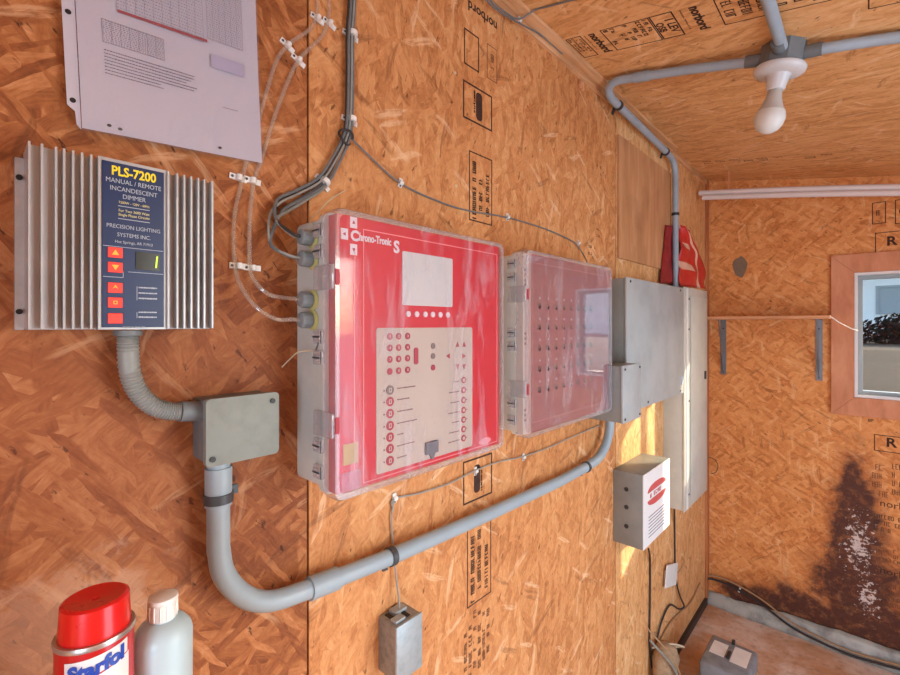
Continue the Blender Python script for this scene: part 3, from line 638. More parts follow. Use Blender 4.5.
x1_, y1_ = sb(112, 9); x2_, y2_ = sb(240, 54)
for x0, x1, y0, y1, rows, cols in ((x1_, x2_-.055, y1_-.002, hS-.01, 34, 9), (x2_-.05, x2_, y2_, hS-.03, 34, 5)):
    b.frame(ps, x0, x1, y0, y1, .0004, 0, .0002)
    for r_ in range(rows): b.dashes(ps, x0+.001, x1-.001, y0+(y1-y0)*(r_+.5)/rows, .0010, .0002, gap=1.6)
    for c_ in range(cols): q = x0+(x1-x0)*(c_+1)/(cols+1); b.box(ps, q, q+.0003, y0, y1, 0, .0002)
b.build('printed_table', M_paperink, pg)
b = MB()
xs, ys = sb(101, 49)
for r_ in range(8): b.dashes(ps, xs, xs+(.105 if r_ < 6 else .07)*R.uniform(.85, 1), ys-.0040*r_, .0012, .0002, gap=.5)
b.build('printed_text', M_paperink2, pg); b = MB(); xs, ys = sb(221, 110); b.dashes(ps, xs, xs+.022, ys, .0008, .0002, gap=.5)
b.build('printed_text', M_paperink2, pg)
b = MB(); b.box(ps, *sb(113, 10)[:1], sb(204, 43)[0], sb(158, 26)[1]-.0010, sb(158, 26)[1]+.0010, 0, .0003)
q0 = sb(113, 10); q1 = sb(204, 43); rf_ = ps.at(q0[0], q0[1]).rot(math.atan2(q1[1]-q0[1], q1[0]-q0[0])); b.b.clear(); b.box(rf_, 0, math.hypot(q1[0]-q0[0], q1[1]-q0[1]), -.0019, .0019, 0, .0003)
b.build('red_line', M_dred, pg)
for u_, v_ in ((109, 126), (120, 130), (220, 151)):
    q0 = sb(u_, v_); b = MB(); b.disc(ps, q0[0], q0[1], .0024, 0, .0006, 12, ry=.0018); b.build('ink_spot', M_black, pg)
b = MB(); q0 = sb(208, 55); q1 = sb(242, 82); b.box(ps, q0[0], q1[0], q1[1]+.002, q0[1]-.001, 0, .0003); b.build('shaded_cell', M_lav, pg)
# --- flexible conduit from dimmer to junction box
b = MB(); pts = spline([W(128, 333, .027), W(128, 345, .027), W(130, 372, .027), W(138, 392, .027), W(153, 406, .027), W(170, 411, .028), W(186, 411.5, .03)], 13)
b.tube(pts, .0106, 14, rib=.14)
fx = b.build('flexible_conduit', M_flex, None, smooth=True, ang=60); tag(fx, 'short ribbed grey conduit curving down from under the dimmer', 'conduit')
b = MB(); b.tube([W(180, 411.5, .03), W(204.5, 411, .03)], .0135, 16); b.build('coupling', M_pvcD, fx, smooth=True)
b = MB(); b.disc(Fr(W(128, 330.5, .027), (1, 0, 0), (0, 1, 0)), 0, 0, .015, -.006, 0, 18); b.build('lock_nut', M_pvcD, fx, smooth=True)
# --- junction box
jy0, jy1 = W(206, 430, .06).y, W(279, 430, .06).y; jz1 = W(206, 400, .06).z-CZ; jz0 = W(206, 468.5, .06).z-CZ
jb = thing('junction_box', (0, (jy0+jy1)/2, jz0+CZ), 'square weathered grey junction box below right of the dimmer', 'electrical box')
b = MB(); b.box(LW, jy0+.003, jy1-.003, jz0+.003, jz1-.003, 0, .050, bev=.003); b.build('box_body', M_pvcD, jb, smooth=True)
b = MB(); b.prism(LW, rrect(jy0, jy1, jz0, jz1, .005), .050, .060, bev=.0015); lid = b.build('cover_plate', M_jbox, jb, smooth=True)
for a, z in ((jy1-.010, jz1-.012), (jy0+.008, jz0+.010)):
    b = MB(); b.disc(LW, a, z, .0038, .060, .062, 12); b.build('cover_screw', M_strap, lid)
# --- main conduit
X3 = .034
path = [Vector((X3, W(218.5, 467, X3).y, jz0+CZ+.012)), W(218.5, 500, X3), W(218.5, 530, X3)] + spline([W(218.5, 548, X3), W(223, 572, X3), W(236, 590, X3), W(254, 600, X3), W(276, 600, X3), W(306, 590, X3)], 7)[0:] + [W(318, 585.5, X3), W(390, 557, X3), W(490, 513.5, X3), W(560, 481, X3)] + spline([W(585, 467.5, X3), W(598, 458, X3), W(606, 444, X3), W(609.5, 428, X3), W(610, 412, X3), W(610, 390, X3)], 6)
b = MB(); b.tube(path, .0150, 18); cn = b.build('rigid_conduit', M_pvcB, None, smooth=True); tag(cn, 'long grey plastic conduit sloping along the wall under both red enclosures', 'conduit')
for p, q, r_ in ((W(218.5, 467, X3), W(218.5, 505, X3), .0175), (W(309, 589, X3), W(337, 578, X3), .0185)):
    b = MB(); b.tube([p, q], r_, 18); b.build('coupling', M_pvcB, cn, smooth=True)
def strap(p, d, r_, m, label, wd=.010, group=None, tab=(0, 0, -1), name='conduit_strap', out=Vector((1, 0, 0))):
    d = Vector(d).normalized(); tb = Vector(tab)
    o = thing(name, p, label, 'strap', group); b = MB()
    b.tube([p-d*wd/2, p+d*wd/2], r_, 18); b.build('band', m, o, smooth=True)
    b = MB(); f = Fr(p, d, tb - d*tb.dot(d)); cc = f.loc(p - out*p.dot(out))[2] if False else 0
    s1 = f.N.dot(out); 
    b.box(f, -wd/2, wd/2, r_*.6, r_+.014, -s1*(r_) , -s1*(r_-.004)); b.build('ear', m, o); return o
d1 = (W(390, 557, X3)-W(320, 585, X3))
strap(W(218.5, 497, X3), (0, 0, 1), .0192, M_strapM, 'grey metal strap around the conduit just below the junction box', .013, tab=(0, 1, 0))
strap(W(391, 556.5, X3), d1, .0175, M_strapM, 'grey strap on the sloping conduit above the small metal box', .012)
strap(W(586, 467, X3), d1, .0175, M_strapM, 'grey strap on the sloping conduit beside the box with the red oval mark', .012)
# --- the big enclosures
def gland(name, u, v, label, parent):
    z = W(u, v, .05).z; y1 = W(300, v, .05).y
    o = thing(name, (.05, y1, z), label, 'cable gland') if parent is None else None
    b = MB(); f = Fr((.05, .3856, z), (1, 0, 0), (0, 0, 1))  # N = -y
    prof = [(.0105, 0), (.0105, .006), (.0128, .006), (.0128, .020), (.0115, .0225), (.0075, .024)]
    b.lathe((.05, .3856, z), (0, -1, 0), prof, 12); q = b.build('cable_gland', mat('gland_grey', (134, 146, 150), .45, dirt=.15), parent, smooth=True, ang=25)
    b = MB(); b.lathe((.05, .3858, z), (0, -1, 0), [(.0165, 0), (.0165, .002), (.012, .004)], 20); b.build('sealant_ring', M_glue, q, smooth=True)
    return q
def enclosure(y0, y1, label, mlid, mpan, kind):
    z0, z1 = -.266, .177; e = .118
    o = thing('control_enclosure', (0, (y0+y1)/2, CZ+z0), label, 'control box')
    b = MB(); b.prism(LW, rrect(y0+.006, y1-.006, z0+.010, z1-.008, .012), 0, .078, bev=.004)
    b.prism(LW, rrect(y0+.001, y1-.001, z0+.004, z1-.003, .014), .074, .086); b.build('enclosure_body', M_cab, o, smooth=True)
    b = MB(); b.box(LW, y0+(.011 if kind == 1 else .040), y1-.008, z0+.009, z1-.008, .086, .109); pn = b.build('inner_panel', mpan, o)
    # clear lid: front sheet, rims
    b = MB(); b.prism(LW, rrect(y0+.009, y1-.009, z0+.011, z1-.010, .012), e-.0025, e-.001)
    if kind == 2:
        for v in b.b.verts: v.co.x += .014*(v.co.y-y1)+.001
    lid = b.build('clear_lid', mlid, o, smooth=True)
    b = MB(); n_ = 5; ou = rrect(y0, y1, z0, z1, .016, n_); inn = rrect(y0+.009, y1-.009, z0+.011, z1-.010, .012, n_); k_ = len(ou)
    for (A, B_, ca, cb_) in ((ou, ou, .087, e-.004), (ou, [( (a[0]*4+i2[0])/5, (a[1]*4+i2[1])/5) for a, i2 in zip(ou, inn)], e-.004, e), ([((a[0]*4+i2[0])/5, (a[1]*4+i2[1])/5) for a, i2 in zip(ou, inn)], inn, e, e), (inn, inn, e, e-.003)):
        for i in range(k_):
            j = (i+1) % k_; b.face([LW.p(*A[i], ca), LW.p(*A[j], ca), LW.p(*B_[j], cb_), LW.p(*B_[i], cb_)])
    bmesh.ops.remove_doubles(b.b, verts=b.b.verts[:], dist=1e-5); b.build('lid_rim', M_rim, lid, smooth=True)
    # hinges and latches on the side towards the viewer
    fs = Fr((0, y0, CZ), (1, 0, 0), (0, 0, 1))
    for z in (.145, .113, -.018, -.050, -.185, -.225):
        b = MB(); b.box(fs, .066, .090, z-.011, z+.011, -.002, .005, bev=.002); b.box(fs, .070, .086, z-.006, z+.006, .005, .007); hg = b.build('hinge', M_rim, o, smooth=True); b = MB(); b.box(fs, .069, .088, z-.0013, z+.0013, .0068, .0076); b.box(fs, .0885, .0895, z-.009, z+.009, .0045, .0054); b.build('hinge_slot', M_strapM, hg)
    for z in (.072, -.150):
        b = MB(); b.box(fs, .068, e+.001, z-.019, z+.019, -.001, .006, bev=.002); b.build('latch', M_rim, o, smooth=True)
        b = MB(); b.box(LW, y0+.001, y0+.008, z-.012, z+.012, e+.0005, e+.002); b.build('latch_insert', M_btnr, o)
    return o, pn, lid
e1, pn1, lid1 = enclosure(.3802, .8078, 'larger bright red control enclosure with clear lid, display window and beige keypad', M_lid, M_red, 1)
ep = .109
def P1(u, v): q = LW.loc(W(u, v, ep)); return q[0], q[1]
PF = LW.at(0, 0, ep)
def rect(fr, conv, u0, v0, u1, v1): p = conv(u0, v0); q = conv(u1, v1); return p[0], q[0], q[1], p[1]
yL, zT = P1(402, 251); yR, _ = P1(452, 260); zB = P1(402, 305)[1]
b = MB(); b.prism(PF, rrect(yL, yR, zB, zT, .003), 0, .0015); b.build('display_window', M_disp, pn1)
for u in (408, 416.5, 425, 432.5, 440, 447.5):
    b = MB(); b.disc(PF, P1(u, 314)[0], P1(408, 314)[1], .0052, 0, .002, 14); b.build('indicator_button', M_white, pn1)
# keypad
kL = P1(376, 330)[0]; kR = P1(472, 330)[0]; kT = P1(376, 328)[1]; kB = P1(376, 475)[1]
b = MB(); b.prism(PF, rrect(kL, kR, kB, kT, .005), 0, .001); kp = b.build('keypad', M_keyp, pn1)
KF = PF.at(0, 0, .001)
def P2(u, v): q = LW.loc(W(u, v, ep)); return q[0], q[1]
for r_, v in enumerate((336.5, 348, 359.5, 371.5)):
    for c_, u in enumerate((389.2, 398, 407)):
        y = P2(u, 0)[0]; z = P2(389, v)[1]
        b = MB(); b.disc(KF, y, z, .0058, 0, .0012, 16); bt = b.build('number_key', M_btnr, kp)
        if not (r_ == 3 and c_ == 0): text('key_mark', '1234567890E'[min(10, r_*3+c_)], Fr(KF.p(y, z, .0012), KF.X, KF.Y), .0065, M_keyp, bt, bold=.0002)
y = P2(415.5, 0)[0]; z = P2(415, 356)[1]; b = MB(); b.prism(KF, rrect(y-.005, y+.005, z-.015, z+.015, .0045), 0, .0012); b.build('enter_key', M_btnr, kp)
for v, m in ((346, M_btng), (356, M_btng), (367.5, M_btnr)):
    b = MB(); b.disc(KF, P2(432.5, 0)[0], P2(432.5, v)[1], .0055, 0, .0012, 16); b.build('mode_key', m, kp)
for u, v, a in ((457, 345, 90), (448, 356, 180), (463, 356, 0), (457, 366, 270), (463.5, 345, 90), (463.5, 366, 270)):
    y, z = P2(u, v); r_ = .006; b = MB(); b.prism(KF, [(y+r_*math.cos(math.radians(a+q)), z+r_*math.sin(math.radians(a+q))) for q in (0, 125, 235)], 0, .0012); b.build('arrow_key', M_btnr, kp)
for i, (u, v, m, wd) in enumerate(((389.5, 390, M_btng, .042), (389.5, 401.5, M_btnr, .028), (389.5, 413.5, M_btnr, .036), (389.5, 425.5, M_btnr, .046), (389.5, 437, M_btnr, .014), (389.5, 448.5, M_btnr, .040), (389.5, 460.5, M_btnr, .022))):
    y, z = P2(u, v); b = MB(); b.disc(KF, y, z, .0080, 0, .0012, 18); bt = b.build('function_key', m, kp)
    b = MB(); b.frame(KF, y-.0028, y+.0028, z-.0038, z+.0038, .0014, .0012, .0015); b.build('key_mark', M_keyp, bt)
    b = MB(); b.dashes(KF, y+.016, y+.016+wd, z+.001, .0024, gap=.25); b.build('key_caption', M_ink, kp); b = MB(); b.disc(KF, y-.0125, z, .0016, 0, .0004, 8); b.build('key_lamp', M_ink, kp)
for i, (v, wd) in enumerate(((380, .016), (390, .030), (400, .026), (410, .032), (419.5, .022), (429, .030), (438, .032))):
    y, z = P2(463, v); b = MB(); b.disc(KF, y, z, .0064, 0, .0012, 16); bt = b.build('function_key', M_btnr, kp)
    b = MB(); b.disc(KF, y, z, .0035, .0012, .0015, 12); b.build('key_mark', M_keyp, bt)
    b = MB(); b.dashes(KF, y-.012-wd, y-.012, z-.001, .0022, gap=.25); b.build('key_caption', M_ink, kp); b = MB(); b.disc(KF, y+.010, z, .0013, 0, .0004, 8); b.build('key_lamp', M_ink, kp)
y, z = P2(430.5, 447); b = MB(); b.box(KF, y-.016, y+.016, z-.011, z+.011, 0, .005, bev=.001); b.prism(KF, [(y-.006, z-.011), (y, z-.022), (y+.003, z-.022), (y+.008, z-.011)], 0, .004); b.build('broken_key_cover', M_pvcD, kp)
# red panel lines, logo, stickers
b = MB(); ix0 = P1(357.5, 300)[0]; iy1 = P1(364, 229)[1]; ix1 = P1(497, 300)[0]; iz0 = LW.loc(W(357, 488, ep))[1]+.004
b.frame(PF, P1(363, 300)[0], ix1, iz0, iy1, .0016, 0, .0006); b.box(PF, P1(354, 300)[0], P1(354, 300)[0]+.0014, iz0, P1(354, 248)[1], 0, .0006); b.build('border_line', M_redline, pn1)
zl = P1(353, 236)[1]; yl = P1(353.5, 236)[0]
b = MB()
for dx, dz, a in ((0, .021, 90), (-.017, .001, 180), (0, -.021, 270)):
    cx, cz = yl+dx, zl+dz; b.box(PF, cx-.0065, cx+.0065, cz-.0085, cz+.0085, 0, .0006)
lg = b.build('logo_block', M_white, pn1)
b = MB()
for dx, dz, a in ((0, .021, 90), (-.017, .001, 180), (0, -.021, 270)):
    cx, cz = yl+dx, zl+dz; b.prism(PF, [(cx+.0034*math.cos(math.radians(a+q)), cz+.0034*math.sin(math.radians(a+q))) for q in (0, 125, 235)], .0006, .001)
b.build('logo_arrow', M_btnr, lg)
text('logo_text', 'C', Fr(PF.p(yl+.002, zl), PF.X, PF.Y), .022, M_white, pn1, bold=.0010)
qa, qb = P1(359, 237.5), P1(391, 244); tfr = Fr(PF.p(qa[0], zl), (0, 1, 0), (0, 0, 1))
lt = text('logo_text', 'hrono-Tronic', tfr, .0170, M_white, pn1, align='LEFT', bold=.0006)
wl = max((v.co.y for v in lt.data.vertices))-qa[0]
for v in lt.data.vertices: v.co.y = qa[0]+(v.co.y-qa[0])*(qb[0]-qa[0])/wl
qc = P1(395, 242); text('logo_text', 'S', Fr(PF.p(qc[0]+.003, zl-.007), PF.X, PF.Y), .028, M_white, pn1, bold=.0010)
b = MB(); y, z = P1(343.5, 446), 0; q0 = P1(343, 449); q1 = P1(358, 462); b.box(PF, q0[0], q1[0], q1[1]-.0, q0[1]+.006, 0, .0008); b.build('sticker', M_stickery, pn1)['label'] = 'yellow sticker'
b = MB(); q0 = P1(341, 474); q1 = P1(361, 487); b.box(PF, q0[0], q1[0], q1[1], q0[1], 0, .0008); b.build('sticker', mat('worn_pink', (196, 112, 124), .6, dirt=.4, scale=40), pn1)['label'] = 'pale worn sticker'
q = P1(485, 441); b = MB(); b.disc(PF, q[0], q[1], .020, 0, .0006, 20, ry=.007); b.build('maker_mark', M_redline, pn1)
for v in (235, 257, 299, 320):
    gland('g', 290, v, '', e1)
b = MB(); b.tube(spline([W(308, 228, .001+.11) if False else (.075, .3845, W(306, 226, .075).z), (.072, .383, W(306, 260, .075).z), (.080, .383, W(310, 285, .08).z), (.078, .383, W(310, 330, .08).z), (.060, .384, W(305, 352, .07).z)], 6), .0012, 6); wr = b.build('side_wire', M_cable, e1)
e2, pn2, lid2 = enclosure(.8947, 1.3750, 'second control enclosure, dusty clear lid over a faded pink panel with rows of switches', M_lid2, M_red2, 2)
y0, y1 = .935, 1.355
b = MB(); b.frame(PF, y0, 1.345, -.235, .150, .0016, 0, .0006); b.build('border_line', M_redline, pn2)
b = MB(); b.box(LW, .899, .9345, -.257, .168, .086, .106); sst = b.build('side_strip', M_whitep2, e2)
for z in (.13, .118, .106, .094, -.02, -.032, -.044, -.20, -.212, -.224): b = MB(); b.box(LW, .905, .912, z-.0025, z+.0025, .106, .1075); b.build('vent_slot', M_ink, sst)
for r_ in range(5):
    zr = .047 - .051*r_
    for c_ in range(8):
        y = .965+.040*c_
        b = MB(); b.lathe(PF.p(y, zr, 0), PF.N, [(.0070, 0), (.0070, .0020), (.003, .0025)], 10); b.tube([PF.p(y, zr, .0015), PF.p(y-.004, zr-.007, .0045)], .0024, 6)
        b.build('toggle_switch', M_ink2, pn2, smooth=True)
    for c_ in range(8):
        b = MB(); b.disc(PF, .965+.040*c_+.003, zr+.019, .0030, 0, .0008, 8); b.build('indicator_lamp', M_white, pn2)
# --- grey cabinet right of the enclosures
cy0, cy1 = 1.537, 2.180
cb_o = thing('electrical_cabinet', (0, (cy0+cy1)/2, CZ-.298), 'wide plain grey metal cabinet right of the dusty enclosure', 'cabinet')
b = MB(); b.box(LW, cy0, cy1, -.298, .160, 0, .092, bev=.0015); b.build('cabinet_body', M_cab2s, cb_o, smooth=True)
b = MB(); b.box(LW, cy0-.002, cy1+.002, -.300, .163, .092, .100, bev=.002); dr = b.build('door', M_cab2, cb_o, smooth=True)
for a, z in ((cy0+.03, .150), (cy1-.05, .150), (cy1-.05, -.285), (cy0+.20, -.285)):
    b = MB(); b.disc(LW, a, z, .0045, .100, .102, 10); b.build('door_screw', M_strap, dr)
b = MB(); b.box(LW, cy1-.040, cy1-.010, -.262, -.222, .100, .103, bev=.001); b.build('latch_plate', M_whitep, dr)
# --- small box in front of it
b0_, b1_ = 1.3785, 1.528
sbx = thing('small_electrical_box', (0, 1.455, CZ-.303), 'small grey screwed box wedged between the dusty enclosure and the cabinet', 'electrical box')
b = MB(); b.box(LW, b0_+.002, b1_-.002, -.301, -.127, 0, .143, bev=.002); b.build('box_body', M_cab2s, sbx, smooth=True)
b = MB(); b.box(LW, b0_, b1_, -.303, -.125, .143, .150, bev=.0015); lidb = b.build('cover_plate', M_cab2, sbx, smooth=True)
for a in (b0_+.015, b1_-.012):
    for z in (-.137, -.291): b = MB(); b.disc(LW, a, z, .004, .150, .152, 10); b.build('cover_screw', M_strap, lidb)
# --- tall breaker panel
py0, py1 = 2.223, 2.606
bp = thing('breaker_panel', (0, 2.41, CZ-.84), 'tall narrow grey breaker panel nearest the corner', 'breaker panel')
b = MB(); b.box(LW, py0, py1, -.84, .170, 0, .085, bev=.002); b.build('panel_body', M_panelb, bp, smooth=True)
b = MB(); b.box(LW, py0-.003, py1+.003, -.846, .173, .085, .092, bev=.002); fr1 = b.build('front_cover', M_panelb, bp, smooth=True)
b = MB(); b.box(LW, py0+.085, py1-.020, -.80, .135, .092, .0985, bev=.002); dd_ = b.build('door', M_panelb, bp, smooth=True)
b = MB(); b.box(LW, py1-.075, py1-.055, -.27, -.23, .0985, .104, bev=.002); b.build('door_latch', M_strap, dd_)
b = MB(); b.box(LW, py0+.030, py0+.050, -.84, .168, .092, .0945); b.build('seam_strip', M_whitepl, bp)
for z in (.12, -.02, -.35, -.78):
    b = MB(); b.disc(LW, py0+.065, z, .005, .092, .0945, 10); b.build('cover_screw', M_strap, fr1)
# --- meter-like box with the red oval mark
gy0, gy1, gz0, gz1 = 1.660, 1.953, -.805, -.537
gb = thing('surge_protector_box', (0, 1.8, CZ+gz0), 'grey and white box with a red oval mark below the cabinet', 'electrical box')
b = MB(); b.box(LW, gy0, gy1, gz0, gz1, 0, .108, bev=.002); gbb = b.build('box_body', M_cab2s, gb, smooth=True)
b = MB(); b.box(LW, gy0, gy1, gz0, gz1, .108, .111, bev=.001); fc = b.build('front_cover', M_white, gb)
for z in (-.60, -.665, -.735): b = MB(); f = Fr((0, gy0, CZ), (1, 0, 0), (0, 0, 1)); b.disc(f, .050, z, .008, 0, .0015, 14); b.build('knockout', M_strap, gb)
M_fred = mat('faded_red_print', (196, 84, 84), .5, dirt=.1)
GF = LW.at((gy0+gy1)/2-.005, -.628, .111)
b = MB(); 
def ovalhalf(sgn):
    pts = []
    for i in range(15):
        t = math.pi*i/14; pts.append((.100*math.cos(t), sgn*(.014+.026*math.sin(t)**.8)))
    return pts if sgn > 0 else pts[::-1]
b.prism(GF, ovalhalf(1), 0, .0006); b.prism(GF, ovalhalf(-1), 0, .0006); b.build('red_emblem', M_fred, fc)
b = MB(); b.scribble(GF, -.075, .08, -.012, .012, 1, .020, .34, c=.0006); b.build('emblem_lettering', M_fred, fc)
b = MB()
for r_ in range(7): b.dashes(GF, -.09, .09*R.uniform(.5, 1), -.075-.012*r_, .004, c=.0005)
b.build('printed_text', M_paperink, fc)
# --- small galvanised outlet box
hy0, hy1 = .5557, .620; hz1 = -.5645; hz0 = hz1-.105
hb = thing('galvanised_handy_box', (0, .588, CZ+hz0), 'small galvanised steel utility box hanging under the sloping conduit', 'electrical box')
b = MB(); b.box(LW, hy0, hy1, hz0, hz1, 0, .050, bev=.003); bd = b.build('box_body', M_galv, hb, smooth=True)
b = MB(); b.box(LW, hy0-.001, hy1+.001, hz0, hz1+.001, .050, .056, bev=.0015); b.build('cover_plate', M_galvP, hb, smooth=True)
tf = Fr((0, 0, CZ+hz1), (1, 0, 0), (0, 1, 0))
b = MB(); b.box(tf, .008, .040, hy0+.010, hy0+.018, 0, .0015); b.box(tf, .014, .044, hy0+.036, hy0+.044, 0, .0015); b.build('knockout', M_black, bd)
b = MB(); b.box(tf, .006, .026, hy0+.022, hy0+.052, 0, .006, bev=.001); b.box(tf, .030, .046, hy0+.006, hy0+.030, 0, .005, bev=.001); b.build('cable_clamp', M_galvP, bd)
# ================================================================== CABLES, TUBES AND CLIPS
def clip(P, d, label, group, ln=.020, wd=.0085, n=(1, 0, 0), h=.0075, aw=.0050):
    o = thing('cable_clip', P, label, 'cable clip', group); N = Vector(n); dd = Vector(d); dd = (dd-N*dd.dot(N)).normalized()
    f = Fr(P, N.cross(dd) if True else dd, dd)   # X across the cable
    f = Fr(P, dd.cross(N)*-1, dd); sgn = 1 if f.N.dot(N) > 0 else -1
    b = MB(); k = 8
    def c(a, z): return a, z
    pts = [(-ln/2, 0), (-ln/2, .002), (-aw*.95, .0025)] + [(-aw*math.cos(math.pi*i/k), .003+h*.62*math.sin(math.pi*i/k)) for i in range(k+1)] + [(aw*.95, .0025), (ln/2, .002), (ln/2, 0)]
    f2 = Fr(P, f.X, N); 
    b.prism(f2, pts, -wd/2, wd/2); b.build('saddle', M_whitepl, o, smooth=True)
    b = MB(); b.disc(Fr(P+N*.002, f.X, N.cross(f.X)), -ln*.36, 0, .0021, 0, .0012, 8); b.build('nail', M_strapM, o); return o
g1 = 'white clips holding the grey cable bundle'
bund = [(352, -60), (352, 0), (350, 36), (350, 80), (349, 120), (346, 138), (336, 160), (322, 182), (300, 196), (282, 206), (273, 220)]
cols_ = [M_cable, M_cableL, M_cable, M_cableD, M_cable, M_cableL]
ends = [(257, .05), (257, .052), (235, .05), (235, .053), (257, .047), (235, .047)]
cbn = []
for i in range(6):
    an = 2*math.pi*i/6; rr_ = .0048
    pts = []
    for k, (u, v) in enumerate(bund):
        grow = 1.25 if k < 5 else 1.25+.22*(k-4)
        p = W(u, v, .0105); q_ = W(*bund[min(k+1, 10)])-W(*bund[max(k-1, 0)]); sdir = Vector((0, -q_.z, q_.y)).normalized()
        pts.append(p + sdir*rr_*grow*math.cos(an+.12*k) + Vector((1, 0, 0))*rr_*.75*math.sin(an+.12*k))
    ve, xe = ends[i]
    z = W(290, ve, .05).z
    pts = pts[:10 if ve == 235 else 11]
    if ve == 235: pts += [Vector((.03, .335, z+.024)), Vector((xe, .350, z+.002)), Vector((xe, .362, z))]
    else: pts += [Vector((.028, .326, z+.020+i*.0005)), Vector((xe-.004, .342, z+.004)), Vector((xe, .362, z))]
    b = MB(); b.tube(spline(pts, 6), .0026 if i != 1 else .0020, 8)
    nm = ['darkest', 'thinnest pale', 'middle', 'black', 'inner', 'outer pale'][i]
    o = b.build('grey_cable', cols_[i], None, smooth=True)
    tag(o, 'grey cable in the bundle running down from the ceiling into the red enclosure', 'cable', 'cables of the grey bundle')
for u, v, lb in ((350, 36, 'topmost white clip on the vertical grey cable bundle'), (349, 121, 'white clip on the cable bundle just above its knot'), (322, 183, 'white clip on the slanting cable bundle above the cable glands')):
    o = clip(W(u, v, .001), W(u-1, v+8, 0)-W(u, v, 0) if v < 150 else W(u-10, v+10, 0)-W(u, v, 0), lb, g1, ln=.034, h=.024, wd=.0090, aw=.0105)
# tied loop at the fork
b = MB(); c_ = W(346, 137, .016); ring = [c_+Vector((.004*math.sin(2*t), .014*math.cos(t), .013*math.sin(t))) for t in [2*math.pi*k/20 for k in range(19)]]
b.tube(ring, .0022, 8); tag(b.build('cable_loop', M_cableD, None, smooth=True), 'dark cable loop tied around the bundle where it forks', 'cable')
# thin cable to the right
b = MB(); b.tube(spline([W(349, 136, .012), W(365, 152, .006), W(400, 183, .005), W(440, 202, .004), W(470, 211, .004), W(505, 217, .005), W(540, 227, .006), W(562, 236, .006), W(575, 243, .006), W(583, 254, .012), W(587, 262, .06)], 7), .0019, 7)
tag(b.build('thin_cable', M_cable, None, smooth=True), 'thin grey cable crossing the wall from the bundle to the second enclosure', 'cable')
g2 = 'white clips on the thin crossing cable'
for u, v, dd, lb in ((400, 183, (1, .6), 'white clip on the thin cable left of the printed stamps'), (507, 217, (1, .25), 'white clip on the thin cable right of the printed stamps'), (578, 243, (.8, .6), 'white clip at the end of the thin cable above the dusty enclosure')):
    clip(W(u, v, .001), W(u+dd[0]*8, v+dd[1]*8)-W(u, v), lb, g2, ln=.019, wd=.009)
# clear tubes
tb1 = [(313, -70), (317, 0), (316, 17), (309, 30), (290, 43), (276, 62), (262, 108), (250, 148), (242, 180), (234, 220), (235, 266), (242, 288), (257, 308), (276, 319)]
tb2 = [(325, -70), (329, 0), (328, 20), (322, 36), (302, 56), (291, 74), (275, 115), (264, 152), (254, 182), (250, 220), (250, 268), (257, 284), (268, 294), (279, 297)]
for k, tbp in enumerate((tb2, tb1)):
    pts = [W(u, v, .0045 if v < 262 else .0045+(v-262)/40*.03) for u, v in tbp]
    z = W(290, (299, 320)[k], .05).z; pts += [Vector((.048, .352, z+.001)), Vector((.05, .362, z))]
    b = MB(); b.tube(spline(pts, 6), .0034, 10)
    tag(b.build('clear_tube', M_tube, None, smooth=True), ('clear plastic tube running right of its twin into the third gland down', 'clear plastic tube running left of its twin past the paper sheet')[k], 'tube')
g3 = 'white clips pinning the pair of clear tubes'
for (u, v, u2, v2, lb) in ((317, 19, 315, 28, 'left white clip of the topmost pair on the clear tubes'), (329, 24, 326, 33, 'right white clip of the topmost pair on the clear tubes'), (287, 46, 279, 58, 'left white clip where the clear tubes bend downwards'), (298, 61, 290, 75, 'right white clip where the clear tubes bend downwards'), (238, 178, 237, 188, 'left white clip just below the corner of the paper sheet'), (252, 181, 251, 191, 'right white clip just below the corner of the paper sheet'), (238, 266, 238, 276, 'left white clip of the lowest pair on the clear tubes'), (252, 268, 252, 278, 'right white clip of the lowest pair on the clear tubes')):
    clip(W(u, v, .001), W(u2, v2)-W(u, v), lb, g3, ln=.026, wd=.0085, h=.010, aw=.0045)
# pale wires dangling by the glands
b = MB(); b.tube(spline([W(345, 190, .004), W(330, 200, .01), W(318, 212, .02), W(310, 222, .05), (.07, .3835, W(306, 228, .07).z)], 6), .0010, 6); tag(b.build('thin_wire', M_bare, None), 'fine pale wire slanting down to the top of the red enclosure', 'wire')
b = MB(); b.tube(spline([W(282, 367, .01), W(290, 359, .03), W(299, 352, .055), (.062, .3855, W(303, 351, .06).z)], 6), .0010, 6); tag(b.build('thin_wire', M_bare, None), 'short loose pale wire end left of the red enclosure', 'wire')
for u, v in ((334, 195), (318, 214), (320, 183.5), (304, 209)):
    pass
b = MB(); b.tube(spline([W(393, 510, .003), W(394, 499, .006), W(420, 493, .006), W(450, 483, .008), W(474, 471, .006), W(498, 462, .008), W(521, 457, .006), W(545, 449, .006), W(572, 437, .01), W(600, 425, .006)], 7), .0018, 7)
b.tube(spline([W(394, 499, .006), W(391.5, 520, .005), W(393, 545, .005), W(396, 575, .012), W(399, 600, .018), W(399.5, 612, .022), Vector((.02, W(399, 612, .02).y, CZ+hz1+.002))], 6), .0018, 7)
tag(b.build('low_voltage_cable', M_cableL, None, smooth=True), 'pale cable sagging under the red enclosure and dropping to the metal box', 'cable')
g4 = 'clips on the cable below the red enclosure'
for u, v, lb in ((394, 498, 'white clip under the left corner of the red enclosure'), (475, 471, 'white clip on the sagging cable over the printed oval stamp'), (523, 457, 'white clip on the cable below the gap between the enclosures')):
    clip(W(u, v, .001), W(u+8, v-3)-W(u, v), lb, g4, ln=.02, wd=.009)
